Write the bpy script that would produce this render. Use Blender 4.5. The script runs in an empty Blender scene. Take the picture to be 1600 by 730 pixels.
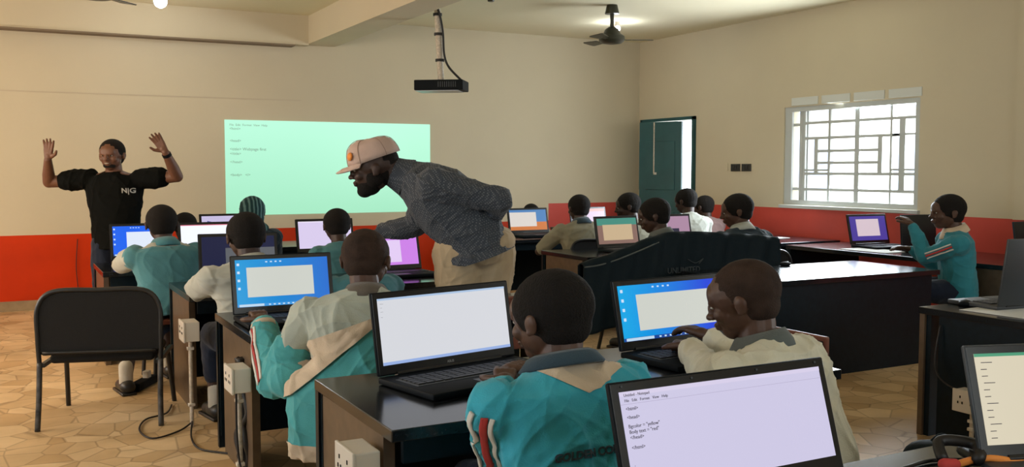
import bpy, bmesh, math, random
import numpy as np
from math import sin, cos, pi, radians
from mathutils import Vector, Matrix
from mathutils.bvhtree import BVHTree
random.seed(4)

# ------------------------------------------------------------------ camera, light, exposure
SC = bpy.context.scene
COL = SC.collection
YAW = radians(28.07)
cam_d = bpy.data.cameras.new('camera'); cam = bpy.data.objects.new('camera', cam_d); COL.objects.link(cam)
cam.location = (0, 0, 1.4)
cam.rotation_euler = (radians(90 - 3.81), 0, -YAW)
cam_d.sensor_width = 36; cam_d.lens = 36 * 1500 / 1600; cam_d.clip_start = .05
SC.camera = cam
SC.view_settings.view_transform = 'Standard'; SC.view_settings.look = 'None'
SC.view_settings.exposure = 0.0; SC.view_settings.gamma = 1; SC.view_settings.use_curve_mapping = False
w = bpy.data.worlds.new('sky'); SC.world = w; w.use_nodes = True
bg = w.node_tree.nodes['Background']; bg.inputs[0].default_value = (.86, .93, 1, 1); bg.inputs[1].default_value = 6.0

def area(name, loc, target, sx, sy, power, col):
    l = bpy.data.lights.new(name, 'AREA'); l.shape = 'RECTANGLE'; l.size = sx; l.size_y = sy; l.energy = power; l.color = col
    o = bpy.data.objects.new(name, l); COL.objects.link(o); o.location = loc
    o.rotation_euler = (Vector(target) - Vector(loc)).to_track_quat('-Z', 'Y').to_euler()
    return o
area('daylight_right_window', (7.66, 7.03, 1.6), (0, 6.2, 1.2), 1.7, 1.0, 150, (.82, .92, 1))
area('daylight_left_openings', (-2.45, 7.2, 1.7), (2.2, 9.2, 1.1), 4.0, 1.5, 84, (1, .62, .24))
area('added_fill_front', (2.6, -2.3, 2.0), (5.6, 4, 1.3), 4.5, 1.3, 92, (.88, .97, 1))  # added fill before the closed front wall, brightens backs and right wall
area('added_fill_right_rear', (7.5, 1.2, 1.7), (2, 3, 2.6), 1.8, 1.2, 80, (.88, .97, 1))  # added fill from the rear right, the wall is solid there

# ------------------------------------------------------------------ materials
def mat(name, col, rough=.6, spec=.5, metal=0., noise=None, bump=0., bscale=60, emit=None, es=1., sheen=0):
    m = bpy.data.materials.new(name); m.use_nodes = True
    nt = m.node_tree; b = nt.nodes['Principled BSDF']
    b.inputs['Base Color'].default_value = (*col, 1); b.inputs['Roughness'].default_value = rough
    b.inputs['Specular IOR Level'].default_value = spec; b.inputs['Metallic'].default_value = metal
    if sheen: b.inputs['Sheen Weight'].default_value = sheen
    tc = nt.nodes.new('ShaderNodeTexCoord')
    if noise:
        sc, amt = noise
        n = nt.nodes.new('ShaderNodeTexNoise'); n.inputs['Scale'].default_value = sc; n.inputs['Detail'].default_value = 5
        nt.links.new(tc.outputs['Object'], n.inputs['Vector'])
        r = nt.nodes.new('ShaderNodeMapRange'); r.inputs[1].default_value = .3; r.inputs[2].default_value = .7
        r.inputs[3].default_value = 1 - amt; r.inputs[4].default_value = 1 + amt
        nt.links.new(n.outputs[0], r.inputs[0])
        v = nt.nodes.new('ShaderNodeVectorMath'); v.operation = 'SCALE'; v.inputs[0].default_value = col
        nt.links.new(r.outputs[0], v.inputs['Scale']); nt.links.new(v.outputs[0], b.inputs['Base Color'])
    if bump:
        n = nt.nodes.new('ShaderNodeTexNoise'); n.inputs['Scale'].default_value = bscale; n.inputs['Detail'].default_value = 4
        nt.links.new(tc.outputs['Object'], n.inputs['Vector'])
        bn = nt.nodes.new('ShaderNodeBump'); bn.inputs['Strength'].default_value = bump; bn.inputs['Distance'].default_value = .01
        nt.links.new(n.outputs[0], bn.inputs['Height']); nt.links.new(bn.outputs[0], b.inputs['Normal'])
    if emit:
        b.inputs['Emission Color'].default_value = (*emit, 1); b.inputs['Emission Strength'].default_value = es
    return m
def s2l(r, g, b):
    f = lambda c: (c / 255 / 12.92) if c / 255 <= .04045 else ((c / 255 + .055) / 1.055) ** 2.4
    return (f(r), f(g), f(b))
_em = {}
def glow(r, g, b, k=1.0):
    key = (r, g, b, k)
    if key not in _em:
        _em[key] = mat('lit_%d_%d_%d' % (r, g, b), (.01, .01, .012), .25, .3, emit=s2l(r, g, b), es=k)
    return _em[key]
def gradient_glow(name, c0, c1, axis=0, lo=-.2, hi=.2):
    m = mat(name, (.01, .01, .01), .25, .3, emit=(1, 1, 1), es=1)
    nt = m.node_tree; b = nt.nodes['Principled BSDF']
    tc = nt.nodes.new('ShaderNodeTexCoord'); sp = nt.nodes.new('ShaderNodeSeparateXYZ'); nt.links.new(tc.outputs['Object'], sp.inputs[0])
    mr = nt.nodes.new('ShaderNodeMapRange'); mr.inputs[1].default_value = lo; mr.inputs[2].default_value = hi
    nt.links.new(sp.outputs[axis], mr.inputs[0])
    rp = nt.nodes.new('ShaderNodeValToRGB'); rp.color_ramp.elements[0].color = (*s2l(*c0), 1); rp.color_ramp.elements[1].color = (*s2l(*c1), 1)
    nt.links.new(mr.outputs[0], rp.inputs[0]); nt.links.new(rp.outputs[0], b.inputs['Emission Color'])
    return m

M = {}
M['plaster'] = mat('cream_plaster', (.585, .515, .37), .85, .2, noise=(1.1, .035), bump=.05, bscale=25)
M['plaster_red'] = mat('orange_red_gloss_paint', (.54, .034, .002), .5, .2, noise=(2.5, .1), bump=.04, bscale=20)
M['plaster_red2'] = mat('dusty_red_gloss_paint', (.55, .065, .045), .5, .35, noise=(2.5, .08), bump=.04, bscale=20)
M['ceiling'] = mat('ceiling_paint', (.76, .69, .50), .9, .1, noise=(.8, .03))
M['granite'] = mat('black_granite', (.009, .011, .014), .16, .5, noise=(120, .5))
M['desk_black'] = mat('black_gloss_board', (.003, .009, .014), .35, .2, noise=(30, .25))
M['desk_brown'] = mat('brown_laminate', (.10, .066, .040), .35, .45, noise=(18, .18))
M['steel_black'] = mat('black_steel', (.012, .012, .012), .38, .5)
M['scuffed'] = mat('scuffed_black_steel', (.05, .045, .04), .45, .5, noise=(22, .9))
M['mesh_black'] = mat('black_upholstery', (.012, .011, .010), .75, .25, bump=.35, bscale=300)
M['wood_red'] = mat('reddish_wood', (.15, .045, .025), .45, .4, noise=(14, .25))
M['white_plastic'] = mat('off_white_plastic', (.62, .56, .47), .45, .4)
M['plastic_black'] = mat('black_plastic', (.005, .007, .009), .6, .1)
M['plastic_gloss'] = mat('gloss_black_bezel', (.008, .009, .011), .25, .5)
M['plastic_grey'] = mat('dark_grey_plastic', (.035, .04, .045), .45, .4)
M['key'] = mat('key_cap', (.014, .015, .018), .5, .4)
M['silver'] = mat('silver_plastic', (.35, .35, .36), .35, .5, metal=.4)
M['paper'] = mat('white_paper', (.6, .6, .58), .8, .2)
M['alu'] = mat('window_metal', (.50, .53, .52), .45, .5)
M['teal_metal'] = mat('teal_door_metal', (.010, .075, .085), .35, .5, noise=(4, .15))
M['switch'] = mat('black_switch', (.012, .013, .015), .3, .5)
M['cable'] = mat('cable_rubber', (.012, .010, .009), .5, .4)
M['fan'] = mat('fan_enamel', (.022, .022, .012), .35, .5)
M['pole'] = mat('galvanised_pole', (.50, .43, .34), .5, .5, noise=(60, .25))
M['ink'] = mat('ink', (.10, .09, .12), .7, .1)
M['ink_soft'] = mat('faint_ink', (.30, .50, .42), .8, .1)
M['skin_a'] = mat('skin_deep_brown', (.075, .034, .020), .5, .4, noise=(30, .12), bump=.05, bscale=120)
M['skin_b'] = mat('skin_dark_brown', (.045, .022, .015), .5, .4, noise=(30, .12), bump=.05, bscale=120)
M['skin_c'] = mat('skin_warm_brown', (.13, .055, .030), .5, .4, noise=(30, .12), bump=.05, bscale=120)
M['hair'] = mat('short_black_hair', (.010, .008, .007), .85, .2, bump=.9, bscale=170)
M['hair_brown'] = mat('cropped_hair_over_scalp', (.034, .019, .013), .8, .2, noise=(25, .3), bump=.5, bscale=200)
M['eye'] = mat('eye_white', (.45, .42, .38), .3, .5)
M['lip'] = mat('lip', (.11, .035, .03), .5, .4)
def cloth(name, col, amt=.1): return mat(name, col, .9, .15, noise=(9, amt), bump=.25, bscale=220, sheen=.15)
M['teal'] = cloth('teal_fleece', (.045, .37, .48))
M['teal_deep'] = cloth('deep_teal_fleece', (.030, .20, .25))
M['teal_dull'] = cloth('dull_teal_knit', (.075, .22, .26))
M['teal_light'] = cloth('turquoise_jersey', (.085, .37, .38))
M['cream'] = cloth('cream_cotton', (.58, .46, .33))
M['white_shirt'] = cloth('white_school_shirt', (.42, .43, .38))
M['grey_shirt'] = cloth('grey_green_shirt', (.42, .45, .38))
M['bone_shirt'] = cloth('bone_shirt', (.64, .61, .48))
M['khaki_shirt'] = cloth('khaki_shirt', (.23, .215, .15))
M['pink_shirt'] = cloth('dusty_pink_shirt', (.20, .13, .12))
M['collar_grey'] = cloth('grey_collar', (.10, .115, .11))
M['collar_brown'] = cloth('taupe_collar', (.12, .10, .08))
M['collar_blue'] = cloth('slate_collar', (.035, .06, .08))
M['dark_jacket'] = cloth('dark_slate_jacket', (.016, .030, .042))
M['black_nylon'] = mat('black_nylon', (.005, .012, .017), .7, .15, bump=.2, bscale=60)
M['black_shirt'] = mat('black_tshirt', (.004, .0045, .004), .9, .08, bump=.2, bscale=200)
M['navy'] = cloth('navy_cloth', (.012, .018, .035))
M['khaki'] = cloth('beige_chino', (.46, .35, .22))
M['cap'] = cloth('beige_pink_cotton', (.52, .38, .32))
M['orange'] = mat('orange_patch', (.75, .25, .04), .7)
M['red'] = mat('red_stripe', (.42, .035, .03), .8)
M['stripe_white'] = mat('white_stripe', (.62, .60, .54), .8)
M['sock'] = cloth('white_sock', (.5, .47, .4))
M['shoe'] = mat('black_shoe', (.012, .011, .010), .4, .5)
M['logo_grey'] = mat('faint_logo_grey', (.035, .045, .05), .8)
M['logo_white'] = mat('logo_white', (.45, .45, .43), .8)
M['outside_wall'] = mat('outside_wall', (.85, .85, .82), .9)
M['outside_blue'] = mat('outside_blue', (.42, .48, .66), .8)
M['outside_ground'] = mat('outside_ground', (.55, .48, .38), .9)
def scarf_mat():
    m = mat('striped_headscarf', (.02, .09, .10), .8, .2); nt = m.node_tree; b = nt.nodes['Principled BSDF']
    tc = nt.nodes.new('ShaderNodeTexCoord'); wv = nt.nodes.new('ShaderNodeTexWave'); wv.inputs['Scale'].default_value = 9; wv.inputs['Distortion'].default_value = 2.5
    nt.links.new(tc.outputs['Object'], wv.inputs[0]); rp = nt.nodes.new('ShaderNodeValToRGB')
    rp.color_ramp.elements[0].color = (.008, .035, .04, 1); rp.color_ramp.elements[1].color = (.10, .20, .20, 1); rp.color_ramp.elements[0].position = .35
    nt.links.new(wv.outputs[0], rp.inputs[0]); nt.links.new(rp.outputs[0], b.inputs['Base Color']); return m
M['scarf'] = scarf_mat()
def dotted():
    m = mat('navy_shirt_with_tiny_pale_checks', (.03, .035, .05), .85, .2, sheen=.1); nt = m.node_tree; b = nt.nodes['Principled BSDF']
    tc = nt.nodes.new('ShaderNodeTexCoord'); mp = nt.nodes.new('ShaderNodeMapping'); mp.inputs['Rotation'].default_value = (.5, .6, .4)
    v = nt.nodes.new('ShaderNodeTexVoronoi'); v.inputs['Scale'].default_value = 85; v.inputs['Randomness'].default_value = .15
    nt.links.new(tc.outputs['Object'], mp.inputs[0]); nt.links.new(mp.outputs[0], v.inputs['Vector'])
    rp = nt.nodes.new('ShaderNodeValToRGB'); rp.color_ramp.elements[0].color = (.15, .16, .17, 1); rp.color_ramp.elements[1].color = (.048, .056, .070, 1)
    rp.color_ramp.elements[0].position = .22; rp.color_ramp.elements[1].position = .42
    nt.links.new(v.outputs['Distance'], rp.inputs[0]); nt.links.new(rp.outputs[0], b.inputs['Base Color']); return m
M['dotted'] = dotted()
def paving():
    m = mat('broken_marble_floor', (.5, .42, .3), .4, .18); nt = m.node_tree; b = nt.nodes['Principled BSDF']
    tc = nt.nodes.new('ShaderNodeTexCoord')
    v = nt.nodes.new('ShaderNodeTexVoronoi'); v.feature = 'DISTANCE_TO_EDGE'; v.inputs['Scale'].default_value = 5.6
    v2 = nt.nodes.new('ShaderNodeTexVoronoi'); v2.inputs['Scale'].default_value = 5.6
    n = nt.nodes.new('ShaderNodeTexNoise'); n.inputs['Scale'].default_value = 2.0; n.inputs['Detail'].default_value = 8
    for t in (v, v2, n): nt.links.new(tc.outputs['Object'], t.inputs['Vector'])
    rp = nt.nodes.new('ShaderNodeValToRGB'); rp.color_ramp.elements[0].color = (.13, .085, .045, 1); rp.color_ramp.elements[1].color = (1, 1, 1, 1)
    rp.color_ramp.elements[0].position = .004; rp.color_ramp.elements[1].position = .035
    nt.links.new(v.outputs['Distance'], rp.inputs[0])
    c = nt.nodes.new('ShaderNodeValToRGB'); c.color_ramp.elements[0].color = (.60, .40, .20, 1); c.color_ramp.elements[1].color = (.85, .63, .37, 1)
    sp = nt.nodes.new('ShaderNodeSeparateColor'); nt.links.new(v2.outputs['Color'], sp.inputs[0]); nt.links.new(sp.outputs[0], c.inputs[0])
    c2 = nt.nodes.new('ShaderNodeValToRGB'); c2.color_ramp.elements[0].color = (.62, .6, .56, 1); c2.color_ramp.elements[0].position = .3; c2.color_ramp.elements[1].position = .7
    nt.links.new(n.outputs[0], c2.inputs[0])
    a = nt.nodes.new('ShaderNodeMix'); a.data_type = 'RGBA'; a.blend_type = 'MULTIPLY'; a.inputs[0].default_value = 1
    nt.links.new(c.outputs[0], a.inputs[6]); nt.links.new(c2.outputs[0], a.inputs[7])
    d = nt.nodes.new('ShaderNodeMix'); d.data_type = 'RGBA'; d.blend_type = 'MULTIPLY'; d.inputs[0].default_value = .4
    nt.links.new(a.outputs[2], d.inputs[6]); nt.links.new(rp.outputs[0], d.inputs[7]); nt.links.new(d.outputs[2], b.inputs['Base Color'])
    return m
M['floor'] = paving()
M['glass'] = mat('clear_glass', (1, 1, 1), .02, .5)
def glassy(m):
    nt = m.node_tree; out = nt.nodes['Material Output']; tr = nt.nodes.new('ShaderNodeBsdfTransparent'); gl = nt.nodes.new('ShaderNodeBsdfGlossy')
    gl.inputs['Roughness'].default_value = .03; mx = nt.nodes.new('ShaderNodeMixShader'); mx.inputs[0].default_value = .06
    nt.links.new(tr.outputs[0], mx.inputs[1]); nt.links.new(gl.outputs[0], mx.inputs[2]); nt.links.new(mx.outputs[0], out.inputs[0])
glassy(M['glass'])
M['mint'] = gradient_glow('projected_mint_light', (168, 235, 198), (190, 255, 224), 2, -.5, .5)
M['desktop_blue'] = gradient_glow('blue_desktop', (20, 150, 215), (35, 105, 205), 0, -.2, .25)
M['desktop_blue2'] = gradient_glow('blue_desktop_deep', (10, 165, 230), (15, 60, 215), 0, -.25, .2)

# ------------------------------------------------------------------ mesh helpers
class MB:
    """collects shapes, then links them as ONE mesh object"""
    def __init__(s): s.bm = bmesh.new()
    def _x(s, vs, mtx):
        bmesh.ops.transform(s.bm, matrix=mtx, verts=vs); return s
    def box(s, c, size, rot=(0, 0, 0), bev=0., seg=2):
        from mathutils import Euler
        r = bmesh.ops.create_cube(s.bm, size=1); vs = r['verts']
        bmesh.ops.scale(s.bm, vec=size, verts=vs)
        if bev > 0:
            es = list({e for v in vs for e in v.link_edges})
            rr = bmesh.ops.bevel(s.bm, geom=es, offset=bev, segments=seg, affect='EDGES', profile=.5)
            vs = rr['verts'] if len(rr['verts']) > 8 else vs
            vs = list({v for f in rr['faces'] for v in f.verts} | {v for v in vs if v.is_valid})
        return s._x(vs, Matrix.Translation(c) @ Euler(rot).to_matrix().to_4x4())
    def poly(s, pts, thick, mtx=Matrix()):
        """extruded outline: pts in XZ, thickness along Y"""
        a = [s.bm.verts.new(mtx @ Vector((p[0], -thick / 2, p[1]))) for p in pts]
        b = [s.bm.verts.new(mtx @ Vector((p[0], thick / 2, p[1]))) for p in pts]
        s.bm.faces.new(a); s.bm.faces.new(b[::-1]); n = len(pts)
        for i in range(n): s.bm.faces.new((a[i], b[i], b[(i + 1) % n], a[(i + 1) % n]))
        return s
    def rings(s, rs, cap=True):
        vr = [[s.bm.verts.new(p) for p in r] for r in rs]; n = len(vr[0])
        for a, b in zip(vr, vr[1:]):
            for i in range(n): s.bm.faces.new((a[i], a[(i + 1) % n], b[(i + 1) % n], b[i]))
        if cap: s.bm.faces.new(vr[0][::-1]); s.bm.faces.new(vr[-1])
        return s
    def cap(s, p0, p1, r0, r1=None, n=14, fl=(1, 1), up=None):
        """tapered capsule; fl squashes its section along (side, up)"""
        r1 = r0 if r1 is None else r1
        p0 = Vector(p0); p1 = Vector(p1); d = (p1 - p0); L = d.length; d = d.normalized() if L > 1e-6 else Vector((0, 0, 1))
        u = Vector(up) if up else (Vector((0, 0, 1)) if abs(d.z) < .9 else Vector((0, 1, 0)))
        sd = d.cross(u).normalized(); u = sd.cross(d).normalized()
        rs = []
        for k in range(1, 5):
            a = -pi / 2 + k * pi / 8 * .999; rs.append((p0 + d * (sin(a) * r0), cos(a) * r0))
        for k in range(0, 4):
            a = k * pi / 8 * .999; rs.append((p1 + d * (sin(a) * r1), cos(a) * r1))
        out = [[c + sd * (cos(t) * r * fl[0]) + u * (sin(t) * r * fl[1]) for t in [2 * pi * i / n for i in range(n)]] for c, r in rs]
        return s.rings(out)
    def chain(s, pts, rad, n=14, fl=(1, 1), up=None):
        for i in range(len(pts) - 1): s.cap(pts[i], pts[i + 1], rad[i], rad[i + 1], n, fl, up)
        return s
    def ell(s, c, r, rot=None, n=20):
        R = bmesh.ops.create_uvsphere(s.bm, u_segments=n, v_segments=n // 2 + 2, radius=1)
        m = Matrix.Translation(c) @ (rot.to_4x4() if rot is not None else Matrix()) @ Matrix.Diagonal((*r, 1))
        return s._x(R['verts'], m)
    def cyl(s, p0, p1, r0, r1=None, n=20):
        r1 = r0 if r1 is None else r1; p0 = Vector(p0); p1 = Vector(p1); d = (p1 - p0).normalized()
        u = Vector((0, 0, 1)) if abs(d.z) < .9 else Vector((0, 1, 0)); sd = d.cross(u).normalized(); u = sd.cross(d)
        return s.rings([[c + sd * cos(2 * pi * i / n) * r + u * sin(2 * pi * i / n) * r for i in range(n)] for c, r in ((p0, r0), (p1, r1))])
    def tube(s, pts, r, n=8, sub=6):
        P = [Vector(p) for p in pts]; Q = []
        for i in range(len(P) - 1):
            a = P[max(i - 1, 0)]; b = P[i]; c = P[i + 1]; d = P[min(i + 2, len(P) - 1)]
            for k in range(sub):
                t = k / sub
                Q.append(.5 * ((2 * b) + (c - a) * t + (2 * a - 5 * b + 4 * c - d) * t * t + (3 * b - a - 3 * c + d) * t ** 3))
        Q.append(P[-1]); rs = []; pu = None
        for i, q in enumerate(Q):
            d = (Q[min(i + 1, len(Q) - 1)] - Q[max(i - 1, 0)]).normalized()
            if pu is None: pu = d.orthogonal().normalized()
            pu = (pu - d * pu.dot(d)).normalized(); sd = d.cross(pu)
            rs.append([q + pu * cos(2 * pi * j / n) * r + sd * sin(2 * pi * j / n) * r for j in range(n)])
        return s.rings(rs)
    def xf(s, mtx): bmesh.ops.transform(s.bm, matrix=mtx, verts=s.bm.verts); return s
    def build(s, name, m, parent=None, smooth=False, angle=None):
        bmesh.ops.recalc_face_normals(s.bm, faces=s.bm.faces)
        me = bpy.data.meshes.new(name); s.bm.to_mesh(me); s.bm.free()
        return link(name, me, m, parent, smooth)
def link(name, me, m, parent=None, smooth=False):
    o = bpy.data.objects.new(name, me); COL.objects.link(o)
    for x in (m if isinstance(m, (list, tuple)) else [m]): me.materials.append(x)
    if smooth:
        me.polygons.foreach_set('use_smooth', [True] * len(me.polygons))
        if smooth == 'auto': me.set_sharp_from_angle(angle=radians(38))
    if parent: o.parent = parent
    return o
def thing(name, label, cat, loc=(0, 0, 0), rz=0, group=None):
    o = bpy.data.objects.new(name, None); COL.objects.link(o); o.empty_display_size = .1
    o.location = loc; o.rotation_euler = (0, 0, rz); return tag(o, label, cat, group)
def tag(o, label, cat, group=None):
    o['label'] = label; o['category'] = cat
    if group: o['group'] = group
    return o
def struct(name, mb, m, smooth=False):
    o = mb.build(name, m, None, smooth); o['kind'] = 'structure'; return o

def remesh(mb, voxel, smooth_it=4):
    """fuses the overlapping shapes of a builder into one continuous skin"""
    bmesh.ops.recalc_face_normals(mb.bm, faces=mb.bm.faces)
    me = bpy.data.meshes.new('tmp'); mb.bm.to_mesh(me); mb.bm.free()
    o = bpy.data.objects.new('tmp', me); COL.objects.link(o)
    r = o.modifiers.new('r', 'REMESH'); r.mode = 'VOXEL'; r.voxel_size = voxel
    if smooth_it:
        sm = o.modifiers.new('s', 'SMOOTH'); sm.factor = .5; sm.iterations = smooth_it
    dg = bpy.context.evaluated_depsgraph_get(); dg.update()
    out = bpy.data.meshes.new_from_object(o.evaluated_get(dg))
    bpy.data.objects.remove(o); bpy.data.meshes.remove(me); return out
def getco(me):
    a = np.empty(len(me.vertices) * 3); me.vertices.foreach_get('co', a); return a.reshape(-1, 3)
def getno(me):
    a = np.empty(len(me.vertices) * 3); me.vertices.foreach_get('normal', a); return a.reshape(-1, 3)
def setco(me, a): me.vertices.foreach_set('co', a.ravel()); me.update()
def folds(me, amp, freq=18, seed=0, dirs=((.4, .2, 1),)):
    """cloth folds: warped ridges displaced along the normal"""
    co = getco(me); no = getno(me); rs = np.random.RandomState(seed); h = 0
    for i in range(5):
        d = rs.normal(size=3); d /= np.linalg.norm(d); ph = rs.rand() * 6
        wv = sum(np.sin(co @ (rs.normal(size=3) * 8) + rs.rand() * 6) for _ in range(2)) * .9
        t = np.sin(co @ d * freq * (1 + .4 * i) + wv * 1.6 + ph)
        h = h + (1 - np.abs(t)) ** 3 * (1.1 / (1 + .35 * i)) - .27 / (1 + .35 * i)
    setco(me, co + no * (h * amp)[:, None])
def paint(me, fn):
    """assign a material index per face from its centre (surface pattern of a part)"""
    n = len(me.polygons); c = np.empty(n * 3); me.polygons.foreach_get('center', c); c = c.reshape(-1, 3)
    me.polygons.foreach_set('material_index', fn(c).astype(np.int32))
def cut(me, co, no, name='cut'):
    """keeps the side of the plane the normal points away from"""
    bm = bmesh.new(); bm.from_mesh(me)
    bmesh.ops.bisect_plane(bm, geom=bm.verts[:] + bm.edges[:] + bm.faces[:], plane_co=co, plane_no=no, clear_outer=True)
    m2 = bpy.data.meshes.new(name); bm.to_mesh(m2); bm.free(); return m2
def inflate(me, d):
    m2 = me.copy(); co = getco(m2); setco(m2, co + getno(m2) * d); return m2
def band(me, c0, n0, c1, n1, d):
    """a strip of the same garment between two planes, lifted off by d"""
    m2 = inflate(me, d); m3 = cut(m2, c0, n0); return cut(m3, c1, n1)
_font = {}
def text_mesh(body, size, ext=.0006, align='LEFT', bold=0., font_space=1.):
    cu = bpy.data.curves.new('t', 'FONT'); cu.body = body; cu.size = size; cu.extrude = ext; cu.align_x = align; cu.offset = bold; cu.space_character = font_space; cu.resolution_u = 3
    o = bpy.data.objects.new('t', cu); COL.objects.link(o); dg = bpy.context.evaluated_depsgraph_get(); dg.update()
    me = bpy.data.meshes.new_from_object(o.evaluated_get(dg)); bpy.data.objects.remove(o); bpy.data.curves.remove(cu); return me
def press_on(me, target_me, origin, xdir, ydir, lift=.004):
    """bends flat lettering onto a garment: shoots each vertex along -normal"""
    bm = bmesh.new(); bm.from_mesh(target_me); tree = BVHTree.FromBMesh(bm); bm.free()
    xd = Vector(xdir).normalized(); yd = Vector(ydir).normalized(); nd = xd.cross(yd); o = Vector(origin)
    for v in me.vertices:
        p = o + xd * v.co.x + yd * v.co.y + nd * .3
        hit = tree.ray_cast(p, -nd)
        v.co = (hit[0] + nd * (lift + v.co.z)) if hit[0] else (o + xd * v.co.x + yd * v.co.y)
    me.update(); return me
def ribbon_on(target_me, pts, width, lift=.004, outward=None, n=40):
    """a stitched stripe following a polyline over a garment"""
    bm = bmesh.new(); bm.from_mesh(target_me); tree = BVHTree.FromBMesh(bm); bm.free()
    P = [Vector(p) for p in pts]; Q = []
    for i in range(n + 1):
        t = i / n * (len(P) - 1); k = min(int(t), len(P) - 2); Q.append(P[k].lerp(P[k + 1], t - k))
    out = MB(); rows = []
    for i, q in enumerate(Q):
        d = (Q[min(i + 1, n)] - Q[max(i - 1, 0)]).normalized(); loc, nn, _, _ = tree.find_nearest(q)
        if outward is not None and nn.dot(Vector(outward)) < -.3: nn = -nn
        sd = d.cross(nn).normalized(); row = []
        for s_ in (-1, -.33, .33, 1):
            l2, n2, _, _ = tree.find_nearest(loc + sd * s_ * width / 2 + nn * .01)
            row.append(l2 + n2 * lift)
        rows.append((row, nn))
    sm = []
    for i in range(len(rows)):
        ks = range(max(0, i - 2), min(len(rows), i + 3))
        sm.append([sum((rows[k][0][j] for k in ks), Vector()) / len(ks) + rows[i][1] * .0015 for j in range(4)])
    rows = [a_ + [p - rows[i][1] * .006 for p in a_[::-1]] for i, a_ in enumerate(sm)]
    out.rings(rows); return out

# ------------------------------------------------------------------ the room
W, D, HC = 7.611, 10.638, 3.09
XL, YF = -2.6, -2.6
struct('floor', MB().box(((XL + W) / 2, (YF + D) / 2, -.05), (W - XL + .4, D - YF + .4, .1)), M['floor'])
struct('ceiling', MB().box(((XL + W) / 2, (YF + D) / 2, HC + .05), (W - XL + .4, D - YF + .4, .1)), M['ceiling'])
# back wall: cream plaster above a red dado that steps up at X 6.2
mb = MB().box(((XL + 6.203) / 2, D + .1, (.75 + HC) / 2), (6.203 - XL, .2, HC - .75)).box(((6.203 + W) / 2, D + .1, (.967 + HC) / 2), (W - 6.203, .2, HC - .967))
struct('wall_back', mb, M['plaster'])
struct('trim_1', MB().box(((XL + 6.203) / 2, D + .1, .375), (6.203 - XL, .202, .75)), M['plaster_red'])
struct('trim_2', MB().box(((6.203 + W) / 2, D + .1, .4835), (W - 6.203, .202, .967)), M['plaster_red2'])
struct('baseboard_back', MB().box(((XL + W) / 2, D - .008, .05), (W - XL, .016, .1)), mat('concrete_skirting', (.30, .22, .13), .7, noise=(8, .2)))
# right wall with window and door openings
wy0, wy1, wz0, wz1 = 6.17, 7.93, 1.02, 2.075
dy0, dy1, dz1 = 9.44, 10.56, 2.06
def wall_right_boxes(z0, z1, mbx):
    ys = [(YF, dy0, True), (dy1, D, True)]
    def add(a, b, c, d):
        if b > a and d > c: mbx.box((W + .11, (a + b) / 2, (c + d) / 2), (.22, b - a, d - c))
    add(YF, wy0, z0, z1); add(wy1, dy0, z0, z1); add(dy1, D + .2, z0, z1)
    add(wy0, wy1, z0, min(z1, wz0)); add(wy0, wy1, max(z0, wz1), z1); add(dy0, dy1, max(z0, dz1), z1)
    return mbx
struct('wall_right', wall_right_boxes(.979, HC, MB()), M['plaster'])
struct('trim_3', wall_right_boxes(0, .979, MB()), M['plaster_red2'])
# shallow pilaster near the right end of the wall
struct('trim_4', MB().box((W - .04, 4.2, .979 + (HC - .979) / 2), (.08, 1.9, HC - .979)), M['plaster'])
# left wall with open windows, front wall
mb = MB(); 
for a, b, c, d in [(YF, 1.2, 0, HC), (3.4, 4.2, 0, HC), (6.4, 7.2, 0, HC), (9.4, D, 0, HC), (1.2, 3.4, 0, .95), (4.2, 6.4, 0, .95), (7.2, 9.4, 0, .95), (1.2, 3.4, 2.3, HC), (4.2, 6.4, 2.3, HC), (7.2, 9.4, 2.3, HC)]:
    mb.box((XL - .1, (a + b) / 2, (c + d) / 2), (.2, b - a, d - c))
struct('wall_left', mb, M['plaster'])
struct('wall_front', MB().box(((XL + W) / 2, YF - .1, HC / 2), (W - XL + .4, .2, HC)), M['plaster'])
# ceiling beams
mb = MB().box((3.225, (YF + D) / 2, (2.785 + HC) / 2), (.335, D - YF, HC - 2.785))
struct('trim_5', mb, M['plaster'])
struct('trim_6', MB().box(((XL + 3.06) / 2, D - .07, (2.77 + HC) / 2), (3.06 - XL, .14, HC - 2.77)).box(((XL + 2.9) / 2, D - .08, 2.765), (2.9 - XL, .16, .022)), M['plaster'])
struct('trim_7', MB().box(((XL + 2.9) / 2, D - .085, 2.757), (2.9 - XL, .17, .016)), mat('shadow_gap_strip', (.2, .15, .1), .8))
struct('trim_8', MB().box(((XL + 3.0) / 2, D - .003, 2.17), (3.0 - XL, .006, .01)), mat('plaster_ridge', (.52, .44, .32), .85))

# ---- window_1: metal grille window in right wall
wx = W + .05
fr = MB()
for y in (wy0 + .03, wy1 - .03): fr.box((wx, y, (wz0 + wz1) / 2), (.066, .06, wz1 - wz0 - .1))
for z in (wz0 + .025, wz1 - .025): fr.box((wx, (wy0 + wy1) / 2, z), (.07, wy1 - wy0, .05))
win = fr.build('window_1', M['alu']); win['kind'] = 'structure'
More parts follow.
